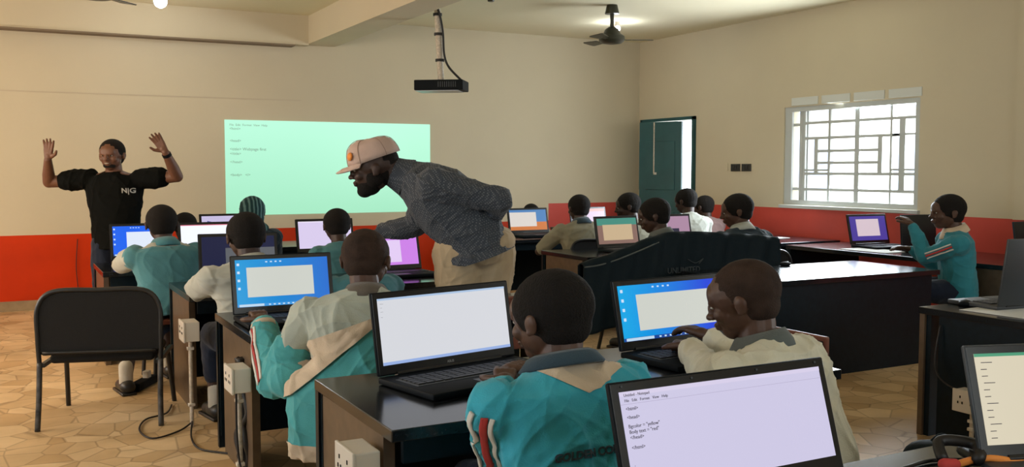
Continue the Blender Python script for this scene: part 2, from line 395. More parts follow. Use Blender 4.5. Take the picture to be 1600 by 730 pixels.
# sliding sashes stacked at the far side
sl = MB()
for k, (a, x) in enumerate(((wy1 - .06, .06), (wy1 - .19, .03), (wy1 - .24, .0))):
    sl.box((wx + .04 - x, a - .02, (wz0 + wz1) / 2), (.03, .045, wz1 - wz0 - .1))
sl.box((wx + .02, wy1 - .15, wz1 - .19), (.03, .22, .03)).box((wx + .02, wy1 - .15, wz0 + .17), (.03, .22, .03))
sl.build('sash', M['alu'], win)
g = MB()
gy = lambda u: wy1 - .26 - u * (wy1 - .26 - wy0 - .05)        # u 0 at far (left in photo) .. 1 near
gz = lambda v: wz1 - .05 - v * (wz1 - wz0 - .1)
def hb(u0, u1, v, t=.028): g.box((wx, (gy(u0) + gy(u1)) / 2, gz(v)), (.022, abs(gy(u1) - gy(u0)), t))
def vb(u, v0, v1, t=.03): g.box((wx, gy(u), (gz(v0) + gz(v1)) / 2), (.024, t, abs(gz(v1) - gz(v0))))
for v in (.135, .305, .70, .875): hb(0, 1 if v != .305 else .86, v)
for v in (.45, .58): hb(.12, .70, v)
vb(.245, 0, 1); vb(.50, 0, 1, .06); vb(.79, 0, 1, .026); vb(0, 0, 1, .035)
vb(.12, .305, .70, .05); vb(.70, .305, .70, .055); vb(.88, .135, .86, .07)
hb(.0, .25, .66, .02); hb(.8, 1, .3, .02); hb(.8, 1, .655, .02)
g.build('security_grille', M['alu'], win)
MB().box((wx + .035, (wy0 + wy1) / 2, (wz0 + wz1) / 2), (.006, wy1 - wy0 - .1, wz1 - wz0 - .08)).build('pane', M['glass'], win)
MB().box((W - .012, (wy0 + wy1) / 2 , wz0 - .02), (.05, wy1 - wy0 + .06, .035), bev=.004).build('sill', M['alu'], win)
# pale plaster patches above the window head
for k in range(4):
    yy = wy1 - .1 - k * .43
    o = MB().box((W - .004, yy - .2, wz1 + .055), (.008, .38, .085), bev=.003).build('trim_%d' % (9 + k), mat('pale_lintel_patch', (.62, .64, .60), .8)); o['kind'] = 'structure'
# ---- door_1: teal metal double door
dr = bpy.data.objects.new('door_1', None); COL.objects.link(dr); dr.location = (W, dy1, 0); dr['kind'] = 'structure'
def dpart(name, mbx, m, par=dr): return mbx.xf(Matrix.Translation((-W, -dy1, 0))).build(name, m, par)
f = MB()
for y in (dy0 + .02, dy1 - .02): f.box((W + .03, y, dz1 / 2), (.14, .04, dz1))
f.box((W + .03, (dy0 + dy1) / 2, dz1 - .02), (.14, dy1 - dy0, .04)); dpart('frame', f, M['teal_metal'])
def leaf(ya, yb, xa, xb, name='leaf'):
    a = Vector((xa, ya, 0)); b = Vector((xb, yb, 0)); L = (b - a).length; an = math.atan2(b.y - a.y, b.x - a.x)
    c = (a + b) / 2; q = MB(); q.box((c.x, c.y, 1.01), (L, .035, 2.0), (0, 0, an))
    n = Vector((-sin(an), cos(an), 0))
    for z in (.45, 1.35): 
        for s_ in (-1, 1): q.box((c.x + n.x * .02 * s_, c.y + n.y * .02 * s_, z + .1), (L * .7, .012, .62), (0, 0, an), bev=.004)
    return dpart(name, q, M['teal_metal'])
leaf(dy1 - .04, dy1 - .24, W - .02, W - .20); leaf(dy1 - .23, dy0 + .30, W - .20, W + .02)
dpart('bolt', MB().cyl((W - .24, 9.98, 1.35), (W - .24, 9.98, 2.0), .008).box((W - .22, 9.98, 1.35), (.03, .03, .03)), M['pole'])
# outside the window and the door
o = struct('ground_outside', MB().box((20, 8, -.12), (24, 40, .2)), M['outside_ground'])
ob = thing('building', 'pale house with blue window beyond the barred window', 'building', (17, 14, 0))
MB().box((0, 0, 1.3), (3, 7, 2.6)).build('wall', M['outside_wall'], ob); MB().box((-1.52, 1.5, 1.5), (.05, 1.6, 1.1)).box((-1.52, -1.4, 1.5), (.05, 1.2, 1.1)).build('window', M['outside_blue'], ob)
MB().poly([(-1.9, 2.6), (1.9, 2.6), (0, 3.4)], 7.6).build('roof', M['outside_blue'], ob)

# ------------------------------------------------------------------ wall and ceiling fittings
for k, (y, lab) in enumerate(((8.702, 'black square switch left of its twin beside the window'), (8.516, 'black square socket right of its twin nearer the window'))):
    sw = thing('wall_switch', lab, 'switch', (W, y, 1.423))
    MB().box((-.008, 0, 0), (.016, .15, .085), bev=.003).build('plate', M['switch'], sw)
    MB().box((-.019, .0, 0), (.008, .05, .045), bev=.002).build('rocker', M['plastic_gloss'], sw)
o = MB().box((W - .005, 8.87, 1.43), (.01, .07, .09), bev=.002).build('blanking_plate', M['plaster']); tag(o, 'small cream blank plate on the wall left of the black switches', 'plate')

def fan(name, label, loc, R=.40, rot=0.3):
    t = thing(name, label, 'fan', loc)
    MB().cyl((0, 0, 0), (0, 0, -.09), .055, .075).build('canopy', M['fan'], t, 'auto')
    MB().cyl((0, 0, -.06), (0, 0, -.26), .02).build('rod', M['fan'], t, 'auto')
    q = MB(); prof = [(.03, -.22), (.07, -.25), (.09, -.29), (.13, -.32), (.135, -.36), (.10, -.39), (.04, -.40)]
    q.rings([[Vector((cos(a) * r, sin(a) * r, z)) for a in [2 * pi * i / 28 for i in range(28)]] for r, z in prof]); q.build('motor', M['fan'], t, 'auto')
    for k in range(3):
        a = rot + k * 2 * pi / 3; m = Matrix.Rotation(a, 4, 'Z') @ Matrix.Translation((0, 0, -.355)) @ Matrix.Rotation(radians(9), 4, 'X')
        b = MB(); b.box((.17, 0, 0), (.12, .035, .008)); b.poly([(.2, -.05), (R, -.075), (R + .02, -.06), (R + .02, .06), (R, .075), (.2, .05)], .007, Matrix.Rotation(radians(90), 4, 'X'))
        b.xf(m); b.build('blade', M['fan'], t)
    return t
fan('ceiling_fan', 'dark three-blade ceiling fan near the right corner', (5.62, 8.35, HC), R=.40, rot=.02 - YAW)
fan('ceiling_fan', 'ceiling fan at the top edge in the left ceiling bay', (.70, 8.05, HC + .0), R=.42, rot=.9)
def bulb(label, loc, power, r=.05, base=True):
    t = thing('ceiling_bulb', label, 'light bulb', loc)
    MB().cyl((0, 0, 0), (0, 0, -.05), .03).build('holder', M['white_plastic'], t, 'auto')
    MB().ell((0, 0, -.05 - r * .8), (r, r, r)).build('globe', mat('lit_bulb', (1, 1, 1), emit=(.85, .93, 1), es=14), t, True)
    l = bpy.data.lights.new('bulb_light', 'POINT'); l.energy = power; l.color = (.85, .93, 1); l.shadow_soft_size = .06
    lo = bpy.data.objects.new('bulb_light', l); COL.objects.link(lo); lo.parent = t; lo.location = (0, 0, -.05 - r * 2.2)
bulb('glowing bulb on the left ceiling bay at the top edge', (1.385, 9.6, HC - .02), 8, .06)
bulb('glowing bulb on the ceiling just behind the fan', (6.3, 9.25, HC), 11, .035)
o = MB().cyl((4.35, 8.6, HC - .03), (4.35, 8.6, HC), .03, .04).build('ceiling_rose', M['fan'], None, 'auto'); tag(o, 'tiny dark ceiling rose right of the projector pole', 'ceiling rose')

t = thing('projector_mount', 'pale galvanised pole hanging the projector from the ceiling', 'pole', (3.63, 8.3, HC))
MB().cyl((0, 0, 0), (0, 0, -.03), .11).cyl((0, 0, -.03), (0, 0, -.07), .07, .04).build('flange', M['pole'], t, 'auto')
MB().cyl((0, 0, -.05), (.045, 0, -.87), .03).build('tube', M['pole'], t, 'auto')
for z in (.24, .42, .66): MB().cyl((z * .05, 0, -z), (z * .05, 0, -z - .025), .042).build('clamp', M['cable'], t, 'auto')
o = MB().tube([(3.47, 8.28, HC), (3.53, 8.27, HC - .1), (3.62, 8.25, HC - .2), (3.675, 8.26, HC - .4), (3.69, 8.26, HC - .62), (3.73, 8.24, HC - .74), (3.84, 8.2, HC - .86)], .011).build('projector_cable', M['cable'], None, True); tag(o, 'black cable winding down the pole to the projector', 'cable')
t = thing('projector', 'flat black projector hanging under the ceiling pole', 'projector', (3.68, 8.3, 2.14), radians(-36))
MB().box((0, 0, .04), (.46, .30, .095), bev=.008).build('case', M['plastic_black'], t)
MB().cyl((-.12, .15, .04), (-.12, .175, .04), .035).build('lens', M['plastic_gloss'], t, 'auto')
MB().box((-.02, 0, -.0105), (.40, .26, .006)).build('underside', M['silver'], t)
q = MB()
for k in range(9): q.box((.0 + k * .02, -.151, .045), (.008, .004, .05))
q.build('vent', M['plastic_grey'], t)

# projected picture on the back wall
scr = MB().box((0, 0, 0), (2.40, .006, 1.036)).build('projected_image', M['mint']); scr.location = (3.36, D - .004, 1.42)
tag(scr, 'mint green projected screen image on the back wall', 'projection')
q = MB(); rows = [(.47, 'File  Edit  Format  View  Help', .034), (.43, '<html>', .04), (.30, '<head>', .04), (.21, '<title> Webpage first', .045), (.16, '</title>', .04), (.07, '</head>', .04), (-.07, '<body>   </>', .04)]
def text_rows(rows, x0, m, parent, plane='XZ', name='typed_text', y=-.0045):
    bm = bmesh.new()
    for z, s_, sz in rows:
        me = text_mesh(s_, sz, .0003); me.transform(Matrix.Translation((x0, y, z - sz * .5)) @ Matrix.Rotation(radians(90), 4, 'X')); bm.from_mesh(me); bpy.data.meshes.remove(me)
    me = bpy.data.meshes.new(name); bm.to_mesh(me); bm.free(); return link(name, me, m, parent)
text_rows(rows, -1.15, M['ink_soft'], scr)
q = MB()
for x in (-.55, -.45, -.36): q.box((x + .5, -.008, -.545), (.04, .004, .022))
q.build('taskbar_icons', glow(230, 235, 220), scr)

# ------------------------------------------------------------------ desks
def desk(label, x0, x1, y0, y1, style, h=.68):
    t = thing('computer_desk', label, 'desk', (x0, y0, 0), 0, 'long black-topped computer desks')
    L = x1 - x0; Dp = y1 - y0
    MB().box((L / 2, Dp / 2, h - .018), (L, Dp, .036), bev=.003).build('worktop', M['granite'], t)
    if style in ('left', 'wall'):
        for x in (.03, L - .03):
            MB().box((x, .10 + .30, (h - .036) / 2), (.035, .6 if Dp > .7 else Dp * .7, h - .037)).build('end_panel', M['desk_brown'], t)
        MB().box((L / 2, Dp - .04, (h - .036) / 2 + .03), (L - .02, .03, h - .10)).build('modesty_panel', M['desk_black'], t)
        MB().box((L / 2, .05, h - .075), (L - .1, .02, .075)).build('apron', M['desk_black'], t)
        MB().box((.022, Dp - .02, (h - .036) / 2), (.04, .035, h - .037)).build('leg', M['desk_black'], t)
        MB().box((L - .022, Dp - .02, (h - .036) / 2), (.04, .035, h - .037)).build('leg', M['desk_black'], t)
    else:
        for x in (.05, L - .05): MB().box((x, Dp / 2 - .02, (h - .036) / 2), (.03, Dp - .16, h - .037)).build('end_panel', M['desk_black'], t)
        MB().box((L / 2, .07 if style == 'front' else Dp - .05, (h - .036) / 2), (L - .04, .03, h - .037)).build('modesty_panel', M['desk_black'], t)
        if style == 'side': MB().box((.035, Dp - .02, (h - .036) / 2), (.06, .03, h - .037)).build('leg', M['desk_brown'], t)
    return t
XA, XB = .935, 2.66
desk('black-topped desk in the foreground under the nearest open laptop', XA, 4.1, .78, 1.66, 'left')
desk('black desk with brown end panel beneath the two big laptops at centre', XA, XB, 2.46, 3.20, 'left')
desk('desk with brown end panel under the blue-screen laptop at left', XA, XB, 4.10, 4.93, 'left')
desk('desk behind the man in the cap, holding the magenta laptop', XA, XB, 5.66, 6.42, 'left')
desk('desk holding the bright white laptop before the standing teacher', .62, 2.75, 7.26, 8.02, 'left')
desk('frontmost left desk nearest the projected screen', XA, 2.75, 8.86, 9.6, 'left')
desk('empty glossy desk reflecting the barred window', 4.25, 5.96, 4.62, 5.42, 'front')
desk('black desk at right edge with a mouse and a pale sheet for its reflection', 4.25, 6.0, 2.62, 3.42, 'side')
desk('desk in front of the boy with the peach-screen laptop, right side', 4.25, 6.1, 6.65, 7.42, 'left')
desk('frontmost right desk near the teal door', 4.4, 6.4, 8.62, 9.4, 'left')
desk('desk against the right wall under the window, with purple laptop', 6.62, 7.56, 4.45, 6.85, 'wall')
desk('desk against the right wall near the door, papers on top', 6.75, 7.56, 7.05, 8.1, 'wall')

# ------------------------------------------------------------------ socket boxes on conduit
def socket_box(label, loc, h=.50, rz=0, base=None):
    t = thing('socket_box', label, 'socket', loc, rz, 'white socket boxes on conduits at the desk ends')
    MB().box((0, 0, h), (.075, .15, .105), bev=.004).build('back_box', M['white_plastic'], t)
    MB().box((-.042, 0, h), (.010, .16, .112), bev=.003).build('face_plate', M['white_plastic'], t)
    q = MB()
    for y in (-.035, .035):
        for dy, dz in ((0, .02), (-.012, -.008), (.012, -.008)): q.box((-.0475, y + dy, h + dz), (.003, .006, .012))
    q.build('pin_holes', M['plastic_black'], t)
    MB().cyl((0, 0, 0), (0, 0, h - .05), .011).build('conduit', M['pole'] if base is None else base, t, 'auto')
    q = MB()
    for z in (.12, h - .1): q.box((0, 0, z), (.035, .03, .016), bev=.003)
    q.build('saddle', M['white_plastic'], t); return t
socket_box('white twin socket box low at the foreground desk end, bottom edge', (.888, 2.60, 0), .555)
socket_box('white twin socket box at the brown end panel under the blue laptop', (.888, 4.18, 0), .50)
socket_box('white twin socket box farthest back, beside the pale-shirted boy', (.888, 5.38, 0), .53)
socket_box('white socket box on conduit behind the laptop at lower right', (4.04, 2.86, 0), .50)
socket_box('small socket box low on the side of the desk at right', (4.20, 3.05, 0), .26)

# ------------------------------------------------------------------ chairs
def black_chair(label, x, y, rz, group='black padded stacking chairs'):
    """origin on the floor under the seat; faces +Y"""
    t = thing('stacking_chair', label, 'chair', (x, y, 0), rz, group)
    wd, dp, sh, bh = .60, .44, .37, .74
    q = MB().box((0, .0, sh), (wd - .06, dp, .05), bev=.02, seg=3); q.build('seat', M['mesh_black'], t, 'auto')
    # padded back: rounded outline, slight bow
    pts = []; hw = wd / 2 + .01; z0, z1, r = .40, bh, .09
    for cx, cz, a0 in ((hw - r, z1 - r, 0), (-hw + r, z1 - r, 90), (-hw + .02, z0 + .02, 180), (hw - .02, z0 + .02, 270)):
        rr = r if cz > .5 else .02
        for k in range(7): a = radians(a0 + k * 15); pts.append((cx + rr * cos(a), cz + rr * sin(a)))
    q = MB().poly(pts, .035, Matrix.Translation((0, -dp / 2 - .02, 0)) @ Matrix.Rotation(0, 4, 'X'))
    es = [e for e in q.bm.edges if abs((e.verts[0].co - e.verts[1].co).y) < 1e-5]
    bmesh.ops.bevel(q.bm, geom=es, offset=.012, segments=3, affect='EDGES')
    q.build('backrest', M['mesh_black'], t, 'auto')
    q = MB().tube([(-hw + .0, -dp / 2 - .03, .34), (-hw - .005, -dp / 2 - .035, .5), (-hw, -dp / 2 - .035, z1 - .08), (-hw + .08, -dp / 2 - .035, z1 + .005), (0, -dp / 2 - .035, z1 + .01), (hw - .08, -dp / 2 - .035, z1 + .005), (hw, -dp / 2 - .035, z1 - .08), (hw + .005, -dp / 2 - .035, .5), (hw, -dp / 2 - .03, .34)], .013)
    q.tube([(-hw + .02, -dp / 2 - .045, .415), (0, -dp / 2 - .05, .415), (hw - .02, -dp / 2 - .045, .415)], .008)
    q.build('back_frame', M['steel_black'], t, True)
    for sx in (-1, 1):
        q = MB().tube([(sx * hw, -dp / 2 - .03, .36), (sx * (hw + .0), -dp / 2 - .06, .18), (sx * (hw + .005), -dp / 2 - .09, .0)], .015); q.build('leg', M['scuffed'], t, True)
        q = MB().tube([(sx * (hw - .03), dp / 2 - .05, .35), (sx * (hw - .02), dp / 2 - .0, .18), (sx * (hw - .01), dp / 2 + .05, .0)], .014); q.build('leg', M['steel_black'], t, True)
        MB().box((sx * (hw - .015), -.02, .345), (.022, dp + .03, .022)).build('seat_rail', M['steel_black'], t)
    return t
proto = black_chair('empty black padded chair alone on the open floor at left', .53, 5.86, radians(-17))
def copy_tree(o, parent=None):
    c = o.copy(); COL.objects.link(c); c.parent = parent
    for ch in list(o.children): copy_tree(ch, c)
    return c
def chair_copy(label, x, y, rz):
    c = copy_tree(proto); c.location = (x, y, 0); c.rotation_euler = (0, 0, rz); c['label'] = label; return c
chair_copy('black chair under the boy in khaki shirt, right side', 4.9, 7.72, 0)
chair_copy('black chair behind the teal-jersey child near the window', 6.72, 4.62, radians(60))
chair_copy('black chair under the dark-jacketed boy beside the peach laptop', 4.40, 5.98, 0)
chair_copy('black chair under the child with the pale collar and dark jacket', 5.30, 6.0, 0)
t = thing('backpack', 'black backpack standing behind the foreground desk', 'backpack', (2.68, 2.04, 0), radians(-20))
MB().box((0, 0, .26), (.26, .18, .52), bev=.07, seg=4).build('sack', M['black_nylon'], t, True)
MB().box((0, -.10, .17), (.20, .05, .24), bev=.02, seg=3).build('front_pocket', M['black_nylon'], t, True)
MB().tube([(-.04, .02, .51), (0, .02, .535), (.04, .02, .51)], .008).build('handle', M['black_nylon'], t, True)
wood_chair_late = True

def stool(label, x, y, rz=0, h=.40):
    t = thing('stool', label, 'stool', (x, y, 0), rz, 'black-legged wooden stools')
    MB().box((0, 0, h - .015), (.34, .32, .03), bev=.008).build('seat', M['wood_red'], t)
    for sx in (-1, 1):
        for sy in (-1, 1): MB().cyl((sx * .13, sy * .12, h - .03), (sx * .15, sy * .14, 0), .013).build('leg', M['steel_black'], t, 'auto')
    MB().box((0, .13, .16), (.27, .015, .015)).box((0, -.13, .16), (.27, .015, .015)).build('stretcher', M['steel_black'], t); return t
def wood_chair(label, x, y, rz, h=.40, top=.76):
    t = thing('wooden_chair', label, 'chair', (x, y, 0), rz, 'reddish wooden classroom chairs')
    MB().box((0, 0, h - .015), (.40, .38, .03), bev=.006).build('seat', M['wood_red'], t)
    MB().box((0, -.2, top - .05), (.46, .022, .10), bev=.006).build('backrest', M['wood_red'], t)
    MB().box((0, -.2, top - .20), (.40, .018, .05), bev=.004).build('back_slat', M['wood_red'], t)
    for sx in (-1, 1):
        MB().box((sx * .20, -.19, top / 2 - .01), (.03, .03, top - .02)).build('leg', M['steel_black'], t)
        MB().box((sx * .18, .17, (h - .03) / 2), (.03, .03, h - .03)).build('leg', M['steel_black'], t)
    return t

# ------------------------------------------------------------------ laptops
_keys = {}
def keys_mesh(Wd):
    k = round(Wd, 3)
    if k not in _keys:
        q = MB(); n = 15; kw = (Wd - .07) / n
        for r in range(5):
            for c in range(n):
                if r == 4 and 3 < c < 9: continue
                q.box((-(Wd - .07) / 2 + kw * (c + .5), -.07 - r * .024, 0), (kw * .84, .019, .004))
        if True: q.box((-(Wd - .07) / 2 + kw * 6.5, -.07 - 4 * .024, 0), (kw * 4.8, .019, .004))
        bmesh.ops.recalc_face_normals(q.bm, faces=q.bm.faces); me = bpy.data.meshes.new('keys'); q.bm.to_mesh(me); q.bm.free(); me.materials.append(M['key']); _keys[k] = me
    return _keys[k]
LAP = []
def laptop(label, x, y, z, rz, Wd=.50, L=.285, tilt=14, style='white', dp=.32, detail=True, shell=None):
    """origin = centre of the hinge on the table; the user is on -Y"""
    t = thing('laptop', label, 'laptop', (x, y, z), rz, 'open laptops')
    sh = shell or M['plastic_black']
    MB().box((0, -dp / 2 + .01, .012), (Wd, dp, .022), bev=.006).build('base', sh, t, 'auto')
    MB().box((0, -.125, .0235), (Wd - .05, .13, .002)).build('keyboard_deck', M['plastic_grey'], t)
    ko = bpy.data.objects.new('keyboard', keys_mesh(Wd)); COL.objects.link(ko); ko.parent = t; ko.location = (0, 0, .0265)
    MB().box((-.02, -.255, .0236), (.11, .07, .0022)).build('touchpad', M['plastic_grey'], t)
    MB().cyl((-Wd * .38, .008, .026), (Wd * .38, .008, .026), .010).build('hinge', M['plastic_gloss'], t, 'auto')
    m = Matrix.Translation((0, .012, .024)) @ Matrix.Rotation(radians(-tilt), 4, 'X')
    lid = MB().box((0, 0, L / 2), (Wd, .014, L), bev=.005).build('lid', sh, t, 'auto'); lid.matrix_local = m
    bz = .022; bzb = .034; sw = Wd - 2 * bz; shh = L - bz - bzb; cz = bzb + shh / 2
    MB().box((0, -.0075, L / 2), (Wd - .008, .002, L - .008), bev=.0009).build('bezel', M['plastic_gloss'], lid)
    def rect(name, u0, v0, u1, v1, m_, lay, par=lid):
        return MB().box((0, 0, 0), ((u1 - u0) * sw, .0008, (v1 - v0) * shh)).build(name, m_, par), ((u0 + u1) / 2 - .5) * sw, -.0092 - lay * .0009, bzb + (1 - (v0 + v1) / 2) * shh
    def put(name, u0, v0, u1, v1, m_, lay=0):
        o, a, b, c = rect(name, u0, v0, u1, v1, m_, lay); o.location = (a, b, c); return o
    S = style
    if S == 'off': put('screen', 0, 0, 1, 1, M['plastic_gloss'])
    elif S == 'notepad':
        put('screen', 0, 0, 1, 1, glow(205, 200, 228)); put('title_bar', 0, 0, 1, .045, glow(214, 206, 232), 1)
        put('menu_line', 0, .125, 1, .129, glow(176, 168, 198), 1)
        rows = [(.02, 'Untitled - Notepad', .0085), (.075, 'File   Edit   Format   View   Help', .0085), (.155, '<html>', .0105), (.24, '<head>', .0105), (.33, 'Bgcolor = "yellow"', .0105), (.385, 'Body text = "red"', .0105), (.44, '</head>', .0105), (.54, '</html>', .0105), (.70, '.', .012)]
        text_rows([(bzb + (1 - v) * shh - .002, s_, sz) for v, s_, sz in rows], -sw / 2 + .010, M['ink'], lid, y=-.0108)
        for u in (.0, .33, .66, .98): MB().cyl(((u - .49) * (Wd - .05), -.0085, L - .011), ((u - .49) * (Wd - .05), -.0105, L - .011), .0028, n=10).build('rubber_stop', M['plastic_grey'], lid)
    elif S == 'white':
        put('screen', 0, 0, 1, 1, glow(214, 216, 222)); put('title_bar', 0, 0, 1, .03, glow(170, 195, 225), 1); put('taskbar', 0, .955, 1, 1, glow(150, 175, 225), 1)
        text_rows([(bzb + (1 - v) * shh, '-' * n, .009) for v, n in ((.07, 5), (.13, 3), (.19, 4), (.27, 3))], -sw / 2 + .008, M['ink'], lid, y=-.0108)
    elif S == 'bright': put('screen', 0, 0, 1, 1, glow(238, 242, 250, 1.1)); put('title_bar', 0, 0, 1, .03, glow(220, 120, 140), 1)
    elif S in ('blue', 'blue2', 'blueflat'):
        put('screen', 0, 0, 1, 1, {'blue': M['desktop_blue'], 'blue2': M['desktop_blue2'], 'blueflat': glow(25, 100, 240)}[S])
        a = {'blue': (.115, .17, .83, .80), 'blue2': (.16, .18, .92, .83), 'blueflat': (.25, .2, 1, .86)}[S]
        put('open_window', *a, glow(205, 208, 200) if S != 'blueflat' else glow(225, 235, 250), 1)
        put('taskbar', 0, .94, 1, 1, glow(60, 150, 220) if S == 'blue' else glow(25, 70, 150), 1)
        put('search_box', 0.02, .945, .28, .995, glow(190, 215, 235), 2)
        q = MB()
        for k in range(9): q.box(((-.16 + k * .05) * sw, -.0112, bzb + .03 * shh), (.010, .0006, .006))
        for k in range(4): q.box((-.47 * sw, -.0112, bzb + (.9 - k * .17) * shh), (.012, .0006, .012))
        for k in range(4): q.box(((-.17 + k * .05) * sw, -.0112, bzb + .94 * shh), (.010, .0006, .006))
        q.build('desktop_icons', glow(200, 225, 245), lid)
    elif S == 'lilac': put('screen', 0, 0, 1, 1, glow(218, 205, 238)); put('title_bar', 0, 0, 1, .04, glow(235, 225, 245), 1)
    elif S == 'magenta':
        put('screen', 0, 0, 1, 1, glow(205, 130, 232)); put('open_window', .3, .1, .72, .9, glow(228, 205, 245), 1)
    elif S == 'picture':
        put('screen', 0, 0, 1, 1, glow(200, 190, 225)); q = put('desktop_picture', .1, .35, .8, .75, glow(90, 95, 150), 1); q.rotation_euler = (0, .25, 0)
    elif S == 'orange':
        put('screen', 0, 0, 1, 1, glow(80, 130, 185)); put('desktop_picture', 0, .6, 1, 1, glow(205, 120, 60), 1); put('open_window', 0, .12, .72, .82, glow(220, 212, 205), 2)
    elif S == 'peach':
        put('screen', 0, 0, 1, 1, glow(135, 105, 95)); put('desktop_picture', 0, 0, 1, .27, glow(70, 140, 125), 1); put('open_window', .13, .25, .87, .86, glow(200, 175, 140), 2)
    elif S == 'pink':
        put('screen', 0, 0, 1, 1, glow(215, 190, 215)); put('title_bar', 0, 0, 1, .14, glow(225, 170, 165), 1)
    elif S == 'flower':
        put('screen', 0, 0, 1, 1, glow(170, 135, 160)); put('desktop_picture', .3, .5, .7, 1, glow(40, 40, 60), 1)
    elif S == 'purple':
        put('screen', 0, 0, 1, 1, glow(75, 60, 150)); put('open_window', .17, .12, .80, .82, glow(215, 195, 205), 1)
    elif S == 'dimblue':
        put('screen', 0, 0, 1, 1, glow(22, 28, 62)); put('open_window', .32, .32, 1, 1, glow(92, 95, 100), 1)
    elif S == 'sheet':
        put('screen', 0, 0, 1, 1, glow(215, 205, 180)); put('title_bar', 0, 0, 1, .035, glow(70, 150, 115), 1)
        q = MB()
        for k in range(12): q.box((-.5 * sw + .02 + (.02 if k % 3 == 0 else 0) / 2, -.0112, bzb + (.9 - k * .075) * shh), (.03 if k % 3 == 0 else .016, .0006, .0018))
        q.build('ruler_marks', M['ink'], lid)
    if S in ('white',):
        me = text_mesh('ASUS', .013, .0003, 'CENTER'); me.transform(Matrix.Translation((0, -.0088, .012)) @ Matrix.Rotation(radians(90), 4, 'X')); link('logo', me, M['silver'], lid)
    LAP.append(t); return t
HD = .681
L9 = laptop('nearest laptop, a lilac-white text page filling its screen', 1.405, 1.56, HD, radians(0), .61, .262, 17, 'notepad')
L10 = laptop('laptop cut off at lower right with a spreadsheet page', 2.33, 1.36, HD, radians(-18), .60, .275, 17, 'sheet', shell=M['plastic_grey'])
L7 = laptop('large laptop with blank white screen in front of the turquoise boy', 1.395, 3.07, HD, radians(12), .60, .282, 10, 'white')
L8 = laptop('blue-desktop laptop the bone-shirted boy at right types on', 2.36, 3.02, HD, radians(5), .58, .272, 13, 'blue2')
L6 = laptop('blue-desktop laptop at left with both hands at its keyboard', 1.215, 4.63, HD, 0, .50, .285, 12, 'blue')
laptop('dim laptop with a grey window before the pale-shirted boy', 1.35, 6.26, HD, radians(-6), .5, .29, 14, 'dimblue')
laptop('laptop glowing magenta beside the man in the cap', 2.36, 6.22, HD, radians(3), .50, .25, 14, 'magenta')
laptop('blue-desktop laptop in front of the standing teacher', .95, 7.86, HD, 0, .44, .285, 12, 'blueflat')
laptop('bright white laptop screen left of the seated boys', 1.47, 7.80, HD, 0, .50, .285, 12, 'bright')
laptop('pale lilac laptop in front of the child in blue-teal', 2.42, 7.86, HD, 0, .50, .285, 12, 'lilac')
laptop('small laptop with a picture below the projected screen', 1.88, 9.42, HD, 0, .42, .275, 12, 'picture')
laptop('laptop with orange and blue picture right of the capped man', 5.10, 9.15, HD, 0, .50, .28, 12, 'orange')
laptop('pink-white laptop beyond the khaki-shirted boy', 5.85, 9.1, HD, 0, .48, .28, 12, 'pink')
laptop('laptop with teal and peach desktop on the right side', 4.88, 7.10, HD, radians(4), .49, .285, 12, 'peach')
laptop('laptop with a pinkish flower picture between dark heads', 5.52, 7.15, HD, 0, .46, .285, 12, 'flower')
laptop('purple-desktop laptop under the barred window', 7.18, 6.32, HD, radians(-4), .48, .285, 14, 'purple')
laptop('dark laptop held open before the child in teal jersey', 7.14, 5.75, HD, radians(-14), .36, .30, 6, 'off')
laptop('tall dark laptop lid seen from behind at the right edge', 4.72, 3.10, HD, radians(180 - 6), .52, .35, 8, 'off', shell=M['plastic_grey'])
laptop('dark blue laptop lid corner at the far right edge', 7.27, 4.75, HD, radians(-10), .40, .285, 10, 'off', shell=M['dark_jacket'])

# mouse, papers, small items
def mouse(label, x, y, z, rz):
    t = thing('computer_mouse', label, 'mouse', (x, y, z), rz)
    MB().ell((0, 0, .012), (.035, .055, .018)).build('shell', M['plastic_black'], t, True)
    MB().cyl((0, .02, .026), (0, .035, .026), .005).build('wheel', M['silver'], t); return t
mouse('black mouse on the desk at right edge', 4.50, 3.33, HD, radians(-60))
mouse('small black mouse near the left end of the glossy empty desk', 4.42, 4.98, HD, radians(-40))
mouse('black mouse on the far edge of the glossy empty desk', 5.18, 5.36, HD, radians(-80))
o = MB().tube([(4.54, 3.35, HD + .006), (4.62, 3.36, HD + .006), (4.72, 3.30, HD + .005), (4.86, 3.16, HD + .008)], .004).build('mouse_cable', M['cable'], None, True); tag(o, 'thin black mouse cable on the desk at right edge', 'cable')
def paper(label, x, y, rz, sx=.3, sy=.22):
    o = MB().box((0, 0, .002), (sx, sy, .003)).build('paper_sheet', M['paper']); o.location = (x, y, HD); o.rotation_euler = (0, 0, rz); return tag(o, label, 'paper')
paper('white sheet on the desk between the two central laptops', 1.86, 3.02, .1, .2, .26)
paper('white sheet standing in for reflected light on the desk at the right edge', 4.50, 3.06, .05, .34, .36)  # sheet added to imitate the pale reflection on the worktop
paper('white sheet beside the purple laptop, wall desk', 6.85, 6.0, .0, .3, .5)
paper('sheets on the wall desk near the door', 7.1, 7.8, .1, .4, .6)

